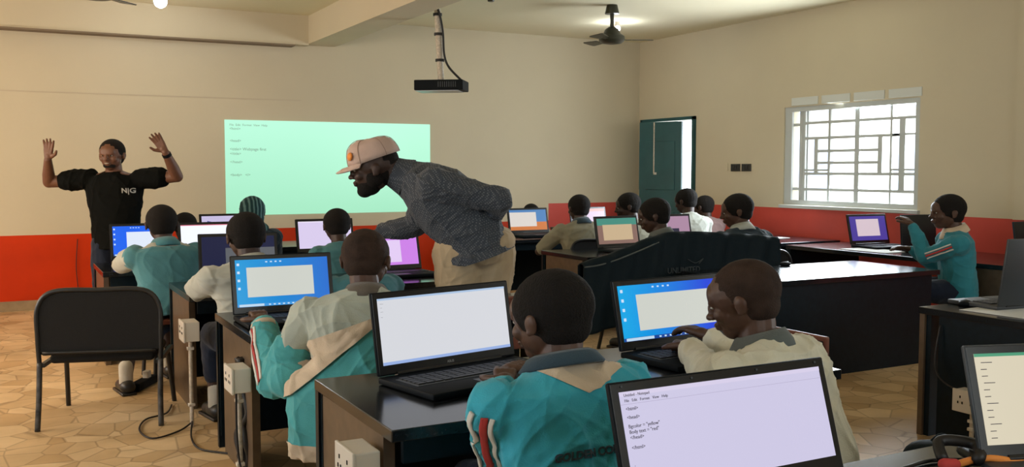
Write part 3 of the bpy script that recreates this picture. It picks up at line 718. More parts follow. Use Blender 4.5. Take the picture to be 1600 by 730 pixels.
# ------------------------------------------------------------------ people
def ik(sh, ha, l1, l2, pole):
    sh = Vector(sh); ha = Vector(ha); d = ha - sh; L = min(d.length, (l1 + l2) * .995); dn = d.normalized()
    if d.length > L: ha = sh + dn * L
    a = (l1 * l1 - l2 * l2 + L * L) / (2 * L); h = math.sqrt(max(l1 * l1 - a * a, 1e-6))
    p = Vector(pole); p = (p - dn * p.dot(dn)).normalized()
    return sh + dn * a + p * h, ha
def add_hand(mb, wrist, direc, palm, s=1.0, curl=.5, side=1, spread=.0):
    """palm + five separate tapering fingers; palm = direction the palm faces"""
    w0 = Vector(wrist); d = Vector(direc).normalized(); p = Vector(palm); p = (p - d * p.dot(d)).normalized(); x = d.cross(p).normalized() * side
    kn = w0 + d * .085 * s
    mb.cap(w0, w0 + d * .03 * s, .026 * s, .030 * s, fl=(1, .75), up=p)
    for k in (-1.2, -.4, .4, 1.2): mb.cap(w0 + d * .02 * s + x * k * .012 * s, kn + x * k * .021 * s - d * (abs(k) * .004) * s, .015 * s, .0135 * s)
    for k, ln in ((-1.2, .068), (-.4, .08), (.4, .085), (1.2, .074)):
        b = kn + x * k * .022 * s; dd = (d + x * k * spread).normalized(); c1 = (dd * cos(curl * .5) + p * sin(curl * .5)); c2 = (dd * cos(curl * 1.3) + p * sin(curl * 1.3)); c3 = (dd * cos(curl * 2) + p * sin(curl * 2))
        j1 = b + c1 * ln * .45 * s; j2 = j1 + c2 * ln * .32 * s; j3 = j2 + c3 * ln * .23 * s
        mb.chain([b, j1, j2, j3], [.0115 * s, .0102 * s, .0092 * s, .0078 * s], n=10)
    tb = w0 + d * .03 * s + x * .026 * s; t1 = tb + (d * .55 + x * .75 + p * .25).normalized() * .045 * s; t2 = t1 + (d * .85 + x * .35 + p * .35).normalized() * .034 * s
    mb.chain([tb, t1, t2], [.0155 * s, .0125 * s, .0095 * s], n=10)
def head_mtx(c, yaw, pitch, roll=0):
    return Matrix.Translation(c) @ Matrix.Rotation(yaw, 4, 'Z') @ Matrix.Rotation(pitch, 4, 'X') @ Matrix.Rotation(roll, 4, 'Y')
def add_head(mb, Hm, k=1.0, beard=False, wide=1.0):
    """head facing +Y; total height about .25*k"""
    R = Hm.to_3x3(); T = lambda x, y, z: Hm @ Vector((x * k * wide, y * k, z * k))
    e = lambda c, r: mb.ell(T(*c), (r[0] * k * wide, r[1] * k, r[2] * k), R)
    e((0, -.014, .028), (.098, .118, .100)); e((0, .012, -.030), (.078, .088, .080)); e((0, .050, -.076), (.046, .042, .038))
    e((0, .080, .035), (.062, .026, .05)); e((.045, .068, -.022), (.028, .026, .026)); e((-.045, .068, -.022), (.028, .026, .026))
    e((0, .094, .022), (.050, .014, .012))
    e((0, .105, -.004), (.012, .014, .026)); e((0, .118, -.022), (.017, .014, .012)); e((.014, .106, -.026), (.011, .011, .009)); e((-.014, .106, -.026), (.011, .011, .009))
    e((0, .100, -.052), (.028, .013, .008)); e((0, .097, -.064), (.025, .013, .009))
    for s_ in (-1, 1):
        e((s_ * .101, -.012, -.006), (.008, .020, .029)); e((s_ * .106, -.020, .003), (.006, .015, .019)); e((s_ * .102, -.004, -.026), (.007, .010, .010))
def eyes(Hm, k, parent, wide=1.0):
    for s_ in (-1, 1):
        c = Hm @ Vector((s_ * .034 * k * wide, .0905 * k, .008 * k)); e = MB().ell(c, (.0115 * k, .009 * k, .0065 * k), Hm.to_3x3(), 12).build('eye', M['eye'], parent, True)
        c2 = Hm @ Vector((s_ * .034 * k * wide, .0965 * k, .008 * k)); MB().ell(c2, (.006 * k, .005 * k, .006 * k), Hm.to_3x3(), 10).build('iris', M['plastic_black'], e, True)
def hair_cap(Hm, k, m, parent, wide=1.0, name='hair', thick=.006, vox=.005, low=0.):
    mb = MB(); R = Hm.to_3x3()
    mb.ell(Hm @ Vector((0, -.022 * k, .034 * k)), ((.099 + thick) * k * wide, (.115 + thick) * k, (.098 + thick) * k), R)
    mb.ell(Hm @ Vector((0, -.045 * k, (-.022 - low) * k)), ((.082 + thick * .5) * k * wide, (.07 + thick) * k, .068 * k), R)
    me = remesh(mb, vox, 3); o = link(name, me, m, parent, True); return o
CH = [(-.07, .165, .125), (.03, .168, .125), (.15, .150, .11), (.25, .168, .112), (.315, .190, .108), (.36, .165, .085), (.395, .085, .068)]
def spine(lean, L=.41, z0=.47, n=42):
    """list of (s, pos, angle) in the YZ plane"""
    out = []; y, z = 0, z0
    for i in range(n + 1):
        s = L * i / n; a = lean * (.35 + 1.1 * s / L); out.append((s, Vector((0, y, z)), a)); ds = L / n; y += sin(a) * ds; z += cos(a) * ds
    return out
def at_spine(sp, s):
    if s < 0: return sp[0][1] + Vector((0, sin(sp[0][2]) * s, cos(sp[0][2]) * s)), sp[0][2]
    k = min(int(s / .41 * (len(sp) - 1)), len(sp) - 1); return sp[k][1], sp[k][2]
def ring(c, a, w_, d_, n=28, ex=2.4, turn=0.):
    pts = []
    for i in range(n):
        t = 2 * pi * i / n; ct, st = cos(t), sin(t); x = w_ * abs(ct) ** (2 / ex) * (1 if ct >= 0 else -1); y = d_ * abs(st) ** (2 / ex) * (1 if st >= 0 else -1)
        pts.append(Vector((c.x + x * cos(turn) - y * sin(turn) * cos(a), c.y + y * cos(a) * cos(turn) + x * sin(turn), c.z - y * sin(a))))
    return pts
def child(label, head, yhead, body, head_yaw, head_pitch=-.25, lean=.32, skin='skin_b', hair='hair', top='white_shirt', collar=None, sleeve='short', hands=None,
          k=1.0, seat=.42, vox=.007, trousers='navy', wide=1.0, broad=1.0, fold=.006, seed=1, legs=True, scarf=False, roll=0, stool_kind='stool', stool_label=None, z_top=1.13, feet=None, vest=None, show_eyes=True, elbow_out=.5, head_fwd=.05):
    """head = world xy of head centre; body = heading (rad, 0 faces +Y). Returns root + meshes"""
    hz = z_top - .125 * k
    sp = spine(lean, z0=seat + .05)
    nk, na = at_spine(sp, .41)
    fix = hz - (nk.z + .11)                       # stretch the spine a little so that the crown is where it should be
    hc_local = Vector((0, nk.y + head_fwd, hz))
    cb, sb = cos(body), sin(body)
    rx = head[0] - (cb * hc_local.x - sb * hc_local.y); ry = head[1] - (sb * hc_local.x + cb * hc_local.y)
    t = thing('person', label, 'person', (rx, ry, 0), body)
    to_local = Matrix.Rotation(-body, 4, 'Z') @ Matrix.Translation((-rx, -ry, 0))
    zf = 1 + fix / .41 * 1.0
    def up(v): v = v.copy(); z0 = seat + .05; v.z = z0 + (v.z - z0) * zf if v.z > z0 else v.z; return v
    Hm = head_mtx(hc_local, head_yaw - body, head_pitch, roll)
    sh, sa = at_spine(sp, .325); sh = up(sh)
    hw = .172 * broad
    S = [Vector((s_ * hw, sh.y + .01, sh.z - .01)) for s_ in (-1, 1)]
    if hands is None: hl = [Vector((-.13, sh.y + .36, .71)), Vector((.13, sh.y + .36, .71))]
    else: hl = [to_local @ Vector(h) for h in hands]
    arms = []
    for i, s_ in enumerate((-1, 1)):
        e, h = ik(S[i], hl[i], .25 * broad, .245 * broad, (s_ * elbow_out, -.35, -1)); arms.append((S[i], e, h))
    kn = [Vector((s_ * .12, .38, seat + .05)) for s_ in (-1, 1)]; ft = [Vector((s_ * .13, .34, .07)) for s_ in (-1, 1)]
    if feet: ft = [to_local @ Vector(f_) for f_ in feet]
    # ---- body: one continuous skin
    b = MB(); add_head(b, Hm, k, wide=wide)
    nb = up(nk) + Vector((0, -.012, -.03)); b.cap(nb, Hm @ Vector((0, -.03 * k, -.05 * k)), .062 * k, .060 * k)
    tor = []
    for s_, w_, d_ in CH:
        c, a = at_spine(sp, s_); tor.append(ring(up(c), a, w_ * .86 * broad, d_ * .84))
    b.rings(tor)
    for i, (s0, e, h) in enumerate(arms):
        b.chain([s0 * .98 + Vector((0, 0, 0.0)), s0.lerp(e, .5), e], [.052, .047, .040]); b.chain([e, e.lerp(h, .4), h], [.040, .039, .026])
        d = (h - e).normalized(); d.z *= .35; add_hand(b, h, d, (0, .1, -1), 1.0, .55, side=(-1 if i else 1))
    if legs:
        for i, s_ in enumerate((-1, 1)):
            b.chain([Vector((s_ * .09, .02, seat + .04)), kn[i], ft[i] + Vector((0, 0, .03))], [.082, .06, .038])
            b.cap(ft[i] + Vector((0, -.02, -.02)), ft[i] + Vector((0, .12, -.035)), .036, .03)
    me = remesh(b, vox * .72, 2); bo = link('body', me, M[skin], t, True)
    if show_eyes: eyes(Hm, k, bo, wide)
    if scarf:
        q = MB(); R = Hm.to_3x3(); q.ell(Hm @ Vector((0, -.018, .03)), (.112, .132, .115), R); q.ell(Hm @ Vector((0, -.04, -.05)), (.10, .10, .10), R); q.ell(up(nk) + Vector((0, -.02, -.03)), (.13, .11, .07))
        me = remesh(q, .008, 5); folds(me, .003, 30, seed); link('headscarf', me, M['scarf'], bo, True)
    else: hair_cap(Hm, k, M[hair], bo, wide, vox=min(vox, .006), thick=.007 if hair == 'hair' else .002)
    # ---- top garment
    g_ = MB(); tor = []
    for s_, w_, d_ in CH:
        c, a = at_spine(sp, s_); tor.append(ring(up(c), a, w_ * 1.08 * broad, d_ * 1.12))
    g_.rings(tor)
    for s0, e, h in arms:
        g_.ell(s0 + Vector((0, 0, -.005)), (.082, .082, .08))
        if sleeve == 'short': g_.chain([s0, s0.lerp(e, .5), s0.lerp(e, .82)], [.078, .074, .070])
        elif sleeve == 'long': g_.chain([s0, s0.lerp(e, .5), e, e.lerp(h, .5), e.lerp(h, .93)], [.078, .070, .062, .056, .042])
    me = remesh(g_, vox, 6); folds(me, fold, 14, seed); top_me = me
    shirt = link('jersey' if sleeve == 'long' else 'shirt', me, M[top], t, True)
    if vest:
        v_ = MB(); tor = []
        for s_, w_, d_ in CH[:-1]:
            c, a = at_spine(sp, s_); tor.append(ring(up(c), a, w_ * 1.13 * broad + .004, d_ * 1.18 + .004))
        v_.rings(tor)
        for s0, e, h in arms: v_.ell(s0 + Vector((0, 0, -.0)), (.088, .090, .086))
        me = remesh(v_, vox, 6); folds(me, fold * .8, 12, seed + 3); link('knitted_vest', me, M[vest], t, True)
    if collar:
        c, a = at_spine(sp, .395); c = up(c); q = MB()
        def cr(r1, r2, dz, dy=0): return [c + Vector((r1 * cos(2 * pi * i / 32), dy + r2 * sin(2 * pi * i / 32), dz - .35 * r2 * sin(2 * pi * i / 32) * (1 if r1 > .07 else .6))) for i in range(32)]
        q.rings([cr(.070, .068, .030), cr(.078, .078, .034), cr(.105, .098, -.002, -.004), cr(.122, .108, -.028, -.008), cr(.116, .102, -.034, -.006), cr(.085, .080, .0, 0), cr(.066, .064, .0, 0)], cap=False)
        q.rings([cr(.066, .064, .0, 0), cr(.070, .068, .030)], cap=False)
        bmesh.ops.remove_doubles(q.bm, verts=q.bm.verts, dist=.0005)
        q.build('collar', M[collar], shirt, True)
    if legs:
        q = MB()
        for i, s_ in enumerate((-1, 1)): q.chain([Vector((s_ * .085, .0, seat + .055)), kn[i], kn[i].lerp(ft[i], .55 if trousers != 'navy_long' else .92)], [.105, .078, .066])
        q.ell((0, -.01, seat + .07), (.165, .13, .085)); me = remesh(q, .011, 4); folds(me, .004, 12, seed); link('trousers', me, M['navy' if trousers == 'navy_long' else trousers], t, True)
        for i in range(2):
            q = MB().cap(ft[i] + Vector((0, 0, .10)), ft[i] + Vector((0, 0, .0)), .044, .042); q.build('sock', M['sock'], t, True)
            q = MB(); q.chain([ft[i] + Vector((0, -.035, -.02)), ft[i] + Vector((0, .05, -.022)), ft[i] + Vector((0, .12, -.03))], [.047, .043, .038], fl=(1, .95)); q.box(ft[i] + Vector((0, .045, -.06)), (.088, .24, .018), bev=.006)
            q.build('shoe', M['shoe'], t, True)
    if stool_kind == 'stool': stool(stool_label or ('wooden stool under ' + label), rx, ry, body, seat - .035)
    elif stool_kind == 'wood': wood_chair(stool_label, rx, ry, body, seat - .035)
    return dict(root=t, shirt=shirt, top=top_me, arms=arms, Hm=Hm, sp=sp, up=up, body=bo, tl=to_local)

R_ = radians
# --- near row
K7 = child('boy in turquoise jersey seen from behind at the centre foreground', (1.345, 2.30), 0, R_(4), R_(24), -.22, lean=.30, skin='skin_a', top='teal', collar=None, sleeve='long',
           hands=[(1.36, 2.60, .735), (1.50, 2.62, .735)], vox=.0055, z_top=1.108, broad=1.30, seed=3, fold=.009, elbow_out=.2, stool_label='wooden stool under the turquoise-jersey boy', k=1.0, wide=1.04)
K8 = child('boy in bone-coloured shirt with grey collar typing at right', (2.10, 2.36), 0, R_(18), R_(38), -.32, lean=.50, skin='skin_a', hair='hair_brown', top='bone_shirt', collar='collar_grey', sleeve='long',
           hands=[(2.22, 2.80, .75), (2.36, 2.84, .77)], vox=.006, z_top=1.10, broad=1.26, seed=5, fold=.009, stool_label='wooden stool under the bone-shirted boy', k=.99)
K6 = child('boy in grey shirt with teal jacket slipped down his back', (1.36, 3.86), 0, R_(-22), R_(-38), -.30, lean=.42, skin='skin_a', hair='hair_brown', top='grey_shirt', collar='collar_brown', sleeve='short',
           hands=[(1.00, 4.20, .735), (1.22, 4.40, .75)], vox=.006, z_top=1.138, broad=1.30, seed=7, fold=.009, elbow_out=.15, stool_label='wooden stool under the boy with the slipped jacket')
K4 = child('boy in pale shirt at the second desk on the left', (1.19, 5.36), 0, R_(10), R_(5), -.3, lean=.40, skin='skin_b', top='white_shirt', sleeve='short',
           hands=[(1.05, 5.85, .76), (1.35, 5.85, .76)], vox=.007, z_top=1.15, broad=1.3, seed=9, fold=.009, elbow_out=1.6, collar='white_shirt', stool_label='wooden stool under the pale-shirted boy')
K1 = child('boy in dull teal knitted vest beside the teacher', (.975, 6.95), 0, R_(8), R_(-2), -.2, lean=.30, skin='skin_b', top='white_shirt', vest='teal_dull', sleeve='short', collar='teal_dull',
           hands=[(.80, 7.38, .80), (1.18, 7.36, .75)], vox=.008, z_top=1.145, broad=1.16, seed=11, feet=[(.66, 6.36, .07), (.98, 6.75, .07)], elbow_out=1.2, seat=.44, stool_label='wooden stool under the boy in the knitted vest')
K5 = child('child in blue-teal jersey facing the lilac laptop', (2.19, 6.87), 0, R_(5), R_(0), -.2, lean=.32, skin='skin_b', top='teal_dull', sleeve='long', vox=.009, z_top=1.10, seed=13, k=.95, stool_label='wooden stool under the child in blue-teal')
K3 = child('girl with a striped dark green headscarf at the front desk', (1.95, 8.50), 0, R_(0), R_(-10), -.1, lean=.2, skin='skin_b', top='dark_jacket', sleeve='long', vox=.009, z_top=1.15, scarf=True, seed=15, stool_label='wooden stool under the girl in the headscarf')
K2 = child('low-sitting child behind the white laptop, only hair visible', (1.38, 8.50), 0, R_(0), R_(0), -.35, lean=.5, skin='skin_b', top='dark_jacket', sleeve='long', vox=.01, z_top=1.02, seed=17, k=.95, stool_label='wooden stool under the child behind the white laptop')
KT = child('child in blue jersey hidden beyond the boy with the slipped jacket', (1.84, 5.38), 0, R_(0), R_(-10), -.5, lean=.6, skin='skin_b', top='teal_dull', sleeve='long', vox=.01, z_top=1.0, seed=19, k=.9, stool_label='wooden stool under the child in blue jersey')
# --- right block
K9 = child('boy in khaki shirt beyond the capped man', (4.96, 7.93), 0, R_(-8), R_(0), -.15, lean=.25, skin='skin_b', top='khaki_shirt', collar='collar_blue', sleeve='short', vox=.009, z_top=1.145, broad=1.25, seed=21, elbow_out=1.5, stool_kind=None)
K10 = child('boy turned sideways behind the peach-screen laptop', (5.55, 7.95), 0, R_(20), R_(60), -.2, lean=.25, skin='skin_b', top='khaki_shirt', sleeve='short', vox=.009, z_top=1.155, seed=23, stool_label='wooden stool under the sideways-turned boy', k=1.03)
K11 = child('boy in dark jacket leaning right of the peach-screen laptop', (4.47, 6.05), 0, R_(25), R_(55), -.3, lean=.40, skin='skin_b', top='dark_jacket', collar='collar_grey', sleeve='long', vox=.009, z_top=1.165, seed=25, stool_kind=None, k=1.03)
K14 = child('boy in dark jacket with pale collar near the right wall', (5.30, 6.05), 0, R_(0), R_(55), -.2, lean=.30, skin='skin_a', top='dark_jacket', collar='white_shirt', sleeve='long', vox=.009, z_top=1.19, broad=1.3, seed=27, stool_kind=None, k=1.07)
K12 = child('tall boy in white shirt close to the teal door', (6.32, 8.0), 0, R_(-10), R_(20), -.25, lean=.35, skin='skin_b', top='white_shirt', sleeve='short', vox=.01, z_top=1.19, seed=29, broad=1.1, stool_label='wooden stool under the white-shirted boy by the door')
K13 = child('small child in dusty pink top right of the teal door', (7.10, 8.66), 0, R_(0), R_(20), -.2, lean=.3, skin='skin_b', top='pink_shirt', sleeve='long', vox=.01, z_top=1.09, seed=31, k=.98, stool_label='wooden stool under the child in dusty pink')
K16 = child('child whose hair shows above the orange-picture laptop', (5.50, 9.82), 0, R_(180), R_(180), -.3, lean=.3, skin='skin_b', top='khaki_shirt', sleeve='short', vox=.011, z_top=.985, seed=33, k=.9, stool_label='wooden stool under the child behind the orange-picture laptop')
K15 = child('child in teal jersey sitting alone near the window, facing left', (6.40, 4.92), 0, R_(52), R_(62), -.05, lean=.12, skin='skin_a', top='teal_deep', collar='cream', sleeve='long',
            hands=[(6.24, 5.10, .97), (6.45, 5.28, .76)], vox=.007, z_top=1.20, broad=1.1, seed=35, stool_kind=None, k=1.05)

# --- clothing details on the near boys
def stripes(K, side, pts, specs):
    for off, wd, m in specs:
        q = [Vector(p) + Vector(off) for p in pts]; ribbon_on(K['top'], q, wd, lift=.003, n=48).build('sleeve_stripe', M[m], K['shirt'], True)
s0, e0, h0 = K7['arms'][0]
ax = (e0 - s0).normalized(); sidev = ax.cross(Vector((-1, -.2, 0))).normalized(); outv = Vector((-.75, -.65, .15)).normalized()
base = [s0 + outv * .085 + ax * .02, s0.lerp(e0, .5) + outv * .085, e0 + outv * .075]
for o_, w_, m_ in ((-.026, .012, 'stripe_white'), (0, .020, 'red'), (.028, .014, 'stripe_white')):
    sd = ax.cross(outv).normalized()
    ribbon_on(K7['top'], [p + sd * o_ for p in base], w_, lift=.0075, n=50).build('sleeve_stripe', M[m_], K7['shirt'], True)
# cream undershirt yoke and slate shirt collar above the jersey neck
sp = K7['sp']; up7 = K7['up']
c, a = at_spine(sp, .40); c = up7(c)
def loopring(c, r1, r2, dz, dy=0, tilt=-.30): return [c + Vector((r1 * cos(2 * pi * i / 40), dy + r2 * sin(2 * pi * i / 40), dz + tilt * r2 * sin(2 * pi * i / 40))) for i in range(40)]
ym = cut(cut(cut(inflate(K7['top'], .0025), (-.01, 0, .815), (-.52, 0, -1)), (-.01, 0, .815), (.27, 0, -1)), (0, c.y - .01, 0), (0, 1, 0))
link('undershirt_yoke', ym, M['cream'], K7['shirt'], True)
q = MB().rings([loopring(c, .072, .070, .02), loopring(c, .076, .075, .045), loopring(c, .098, .092, .036), loopring(c, .125, .110, .006, -.004), loopring(c, .120, .106, .0, -.004), loopring(c, .09, .085, .02)], cap=False)
q.build('shirt_collar', M['collar_blue'], K7['shirt'], True)
me = text_mesh('GOLDEN COLLEGE', .029, .0008, 'LEFT', .0013)
cb_, ab_ = at_spine(sp, .16); cb_ = up7(cb_)
press_on(me, K7['top'], (-.140, cb_.y - .15, .668), (1, 0, 0), (0, sin(ab_), cos(ab_)), .003); link('chest_lettering', me, M['collar_blue'], K7['shirt'])
# K6: teal jacket slipped to the waist: jacket body, cream lining band, left sleeve with stripes
sp6 = K6['sp']; up6 = K6['up']; j = MB(); tor = []
for s_, w_, d_ in CH[:5]:
    c, a = at_spine(sp6, s_); tor.append(ring(up6(c), a, w_ * 1.22 + .02, d_ * 1.28 + .012))
c, a = at_spine(sp6, -.20)
tor = [ring(Vector((-.05, -.05, .27)), 0, .25, .16), ring(Vector((-.05, -.05, .40)), 0, .26, .17), ring(Vector((-.04, -.02, .54)), 0, .26, .17)] + tor[2:]; j.rings(tor)
me = remesh(j, .006, 5); folds(me, .010, 15, 71)
body_j = cut(me, (0, -.13, .79), (-.35, .1, 1)); 
jk = link('slipped_jacket', body_j, M['teal_light'], K6['root'], True)
jb = band(me, (0, -.13, .805), (-.35, .1, 1), (0, -.13, .745), (.78, 0, -1), .014); jb = cut(jb, (-.12, 0, .56), (.35, 0, -1)); link('jacket_lining', jb, M['cream'], jk, True)
jh = band(me, (0, 0, .335), (0, 0, 1), (0, 0, .27), (0, 0, -1), .006); link('jacket_hem', jh, M['cream'], jk, True)
s0, e0, h0 = K6['arms'][0]
q = MB(); q.chain([s0.lerp(e0, .55), e0, e0.lerp(h0, .5), e0.lerp(h0, .9)], [.086, .082, .070, .058]); q.ell(s0.lerp(e0, .75) + Vector((.03, -.05, -.05)), (.10, .09, .085))
sl_me = remesh(q, .005, 4); folds(sl_me, .006, 20, 31); slo = link('jacket_sleeve', sl_me, M['teal_light'], K6['root'], True)
ou = Vector((-.8, -.55, .25)).normalized(); ax = (h0 - e0).normalized(); sd = ax.cross(ou).normalized()
for o_, w_, m_ in ((-.024, .016, 'stripe_white'), (-.004, .012, 'red'), (.016, .014, 'stripe_white')):
    ribbon_on(sl_me, [e0 - ax * .03 + ou * .085 + sd * o_, e0.lerp(h0, .5) + ou * .08 + sd * o_, e0.lerp(h0, .86) + ou * .07 + sd * o_], w_, n=30).build('sleeve_stripe', M[m_], slo, True)
q = MB(); q.tube([e0.lerp(h0, .86) + Vector((0, 0, .0)), e0.lerp(h0, .93)], .056, n=20, sub=2); q.build('cuff', M['cream'], slo, True)
q = MB(); q.ell(s0.lerp(e0, .80) + Vector((.06, -.04, -.02)), (.095, .085, .075)); lm = remesh(q, .006, 2); folds(lm, .008, 18, 5); link('jacket_lining', lm, M['cream'], jk, True)
# K15 stripes
s0, e0, h0 = K15['arms'][0]
ou = Vector((-.96, .22, .1)).normalized(); ax = (e0 - s0).normalized(); sd = ax.cross(ou).normalized()
for o_, w_, m_ in ((-.022, .010, 'stripe_white'), (0, .016, 'red'), (.022, .010, 'stripe_white')):
    ribbon_on(K15['top'], [s0 + ou * .085 + ax * .06 + sd * o_, s0.lerp(e0, .6) + ou * .08 + sd * o_, e0 + ou * .07 + sd * o_], w_, n=30).build('sleeve_stripe', M[m_], K15['shirt'], True)

# ------------------------------------------------------------------ the teacher, arms raised, facing the class
def teacher():
    t = thing('person', 'teacher in black T-shirt raising both hands beside the screen', 'person', (.82, 8.35, 0), -YAW)
    V = Vector; k = 5.17e-3
    b = MB(); Hm = head_mtx(V((-.005, -.03, 1.512)), pi, -.10)
    add_head(b, Hm, .98, wide=.98); b.cap((0, 0, 1.36), (-.003, -.01, 1.46), .066, .062)
    b.rings([[V((w_ * cos(u), d_ * sin(u), z)) for u in [2 * pi * i / 28 for i in range(28)]] for z, w_, d_ in ((.80, .15, .11), (.95, .16, .11), (1.15, .19, .12), (1.30, .21, .11), (1.365, .14, .08), (1.39, .07, .06))])
    A = [((-.205, 0, 1.325), (-.51, -.04, 1.30), (-.455, -.16, 1.475), (-.432, -.18, 1.62)), ((.205, 0, 1.325), (.52, -.04, 1.345), (.475, -.16, 1.535), (.415, -.18, 1.645))]
    for i, (s_, e, h, tip) in enumerate(A):
        b.chain([V(s_), V(s_).lerp(V(e), .5), V(e)], [.062, .055, .046]); b.chain([V(e), V(e).lerp(V(h), .35), V(h)], [.047, .047, .030])
        add_hand(b, h, V(tip) - V(h), (0, -1, .1), 1.02, .12 if i == 0 else .2, side=(1 if i == 0 else -1), spread=.16)
    for s_ in (-1, 1):
        b.chain([V((s_ * .09, 0, .82)), V((s_ * .11, -.02, .46)), V((s_ * .12, .02, .08))], [.095, .065, .045]); b.cap((s_ * .12, .03, .05), (s_ * .13, -.12, .035), .04, .033)
    me = remesh(b, .0052, 2); bo = link('body', me, M['skin_c'], t, True); eyes(Hm, .98, bo, .98)
    hair_cap(Hm, .98, M['hair'], bo, .98, thick=.004)
    q = MB(); R = Hm.to_3x3(); q.ell(Hm @ V((0, .055, -.075)), (.050, .040, .026), R); me = remesh(q, .005, 2); link('beard', me, M['hair'], bo, True)
    MB().ell(Hm @ V((0, .106, -.053)), (.018, .0095, .0045), R, 12).build('teeth', M['eye'], bo, True)
    g_ = MB(); g_.rings([[V((w_ * cos(u), d_ * sin(u), z)) for u in [2 * pi * i / 32 for i in range(32)]] for z, w_, d_ in ((.765, .185, .135), (.95, .195, .135), (1.12, .215, .14), (1.27, .235, .135), (1.34, .20, .11), (1.372, .12, .085), (1.385, .085, .075))])
    for s_, e, h, tip in A: g_.chain([V(s_) + V((0, 0, 0)), V(s_).lerp(V(e), .35), V(s_).lerp(V(e), .56)], [.085, .090, .084])
    me = remesh(g_, .0065, 5); folds(me, .007, 12, 41); sh = link('t_shirt', me, M['black_shirt'], t, True)
    tm = text_mesh('N|G', .055, .0006, 'CENTER', .001); press_on(tm, me, (.150, -.3, 1.215), (1, 0, 0), (0, 0, 1), .003); link('chest_logo', tm, M['logo_white'], sh)
    q = MB()
    for s_ in (-1, 1): q.chain([V((s_ * .085, 0, .80)), V((s_ * .105, -.01, .46)), V((s_ * .12, .015, .12))], [.115, .09, .075])
    q.ell((0, 0, .84), (.17, .125, .10)); me = remesh(q, .009, 4); folds(me, .005, 10, 5); link('trousers', me, M['navy'], t, True)
    for s_ in (-1, 1): MB().chain([V((s_ * .12, .05, .05)), V((s_ * .125, -.06, .045)), V((s_ * .13, -.15, .035))], [.052, .048, .04]).build('shoe', M['shoe'], t, True)
    e, h = V(A[1][1]), V(A[1][2]); a_ = e.lerp(h, .9); d = (h - e).normalized()
    MB().cyl(a_ - d * .012, a_ + d * .012, .036).build('wristwatch', M['plastic_black'], t, 'auto')
teacher()

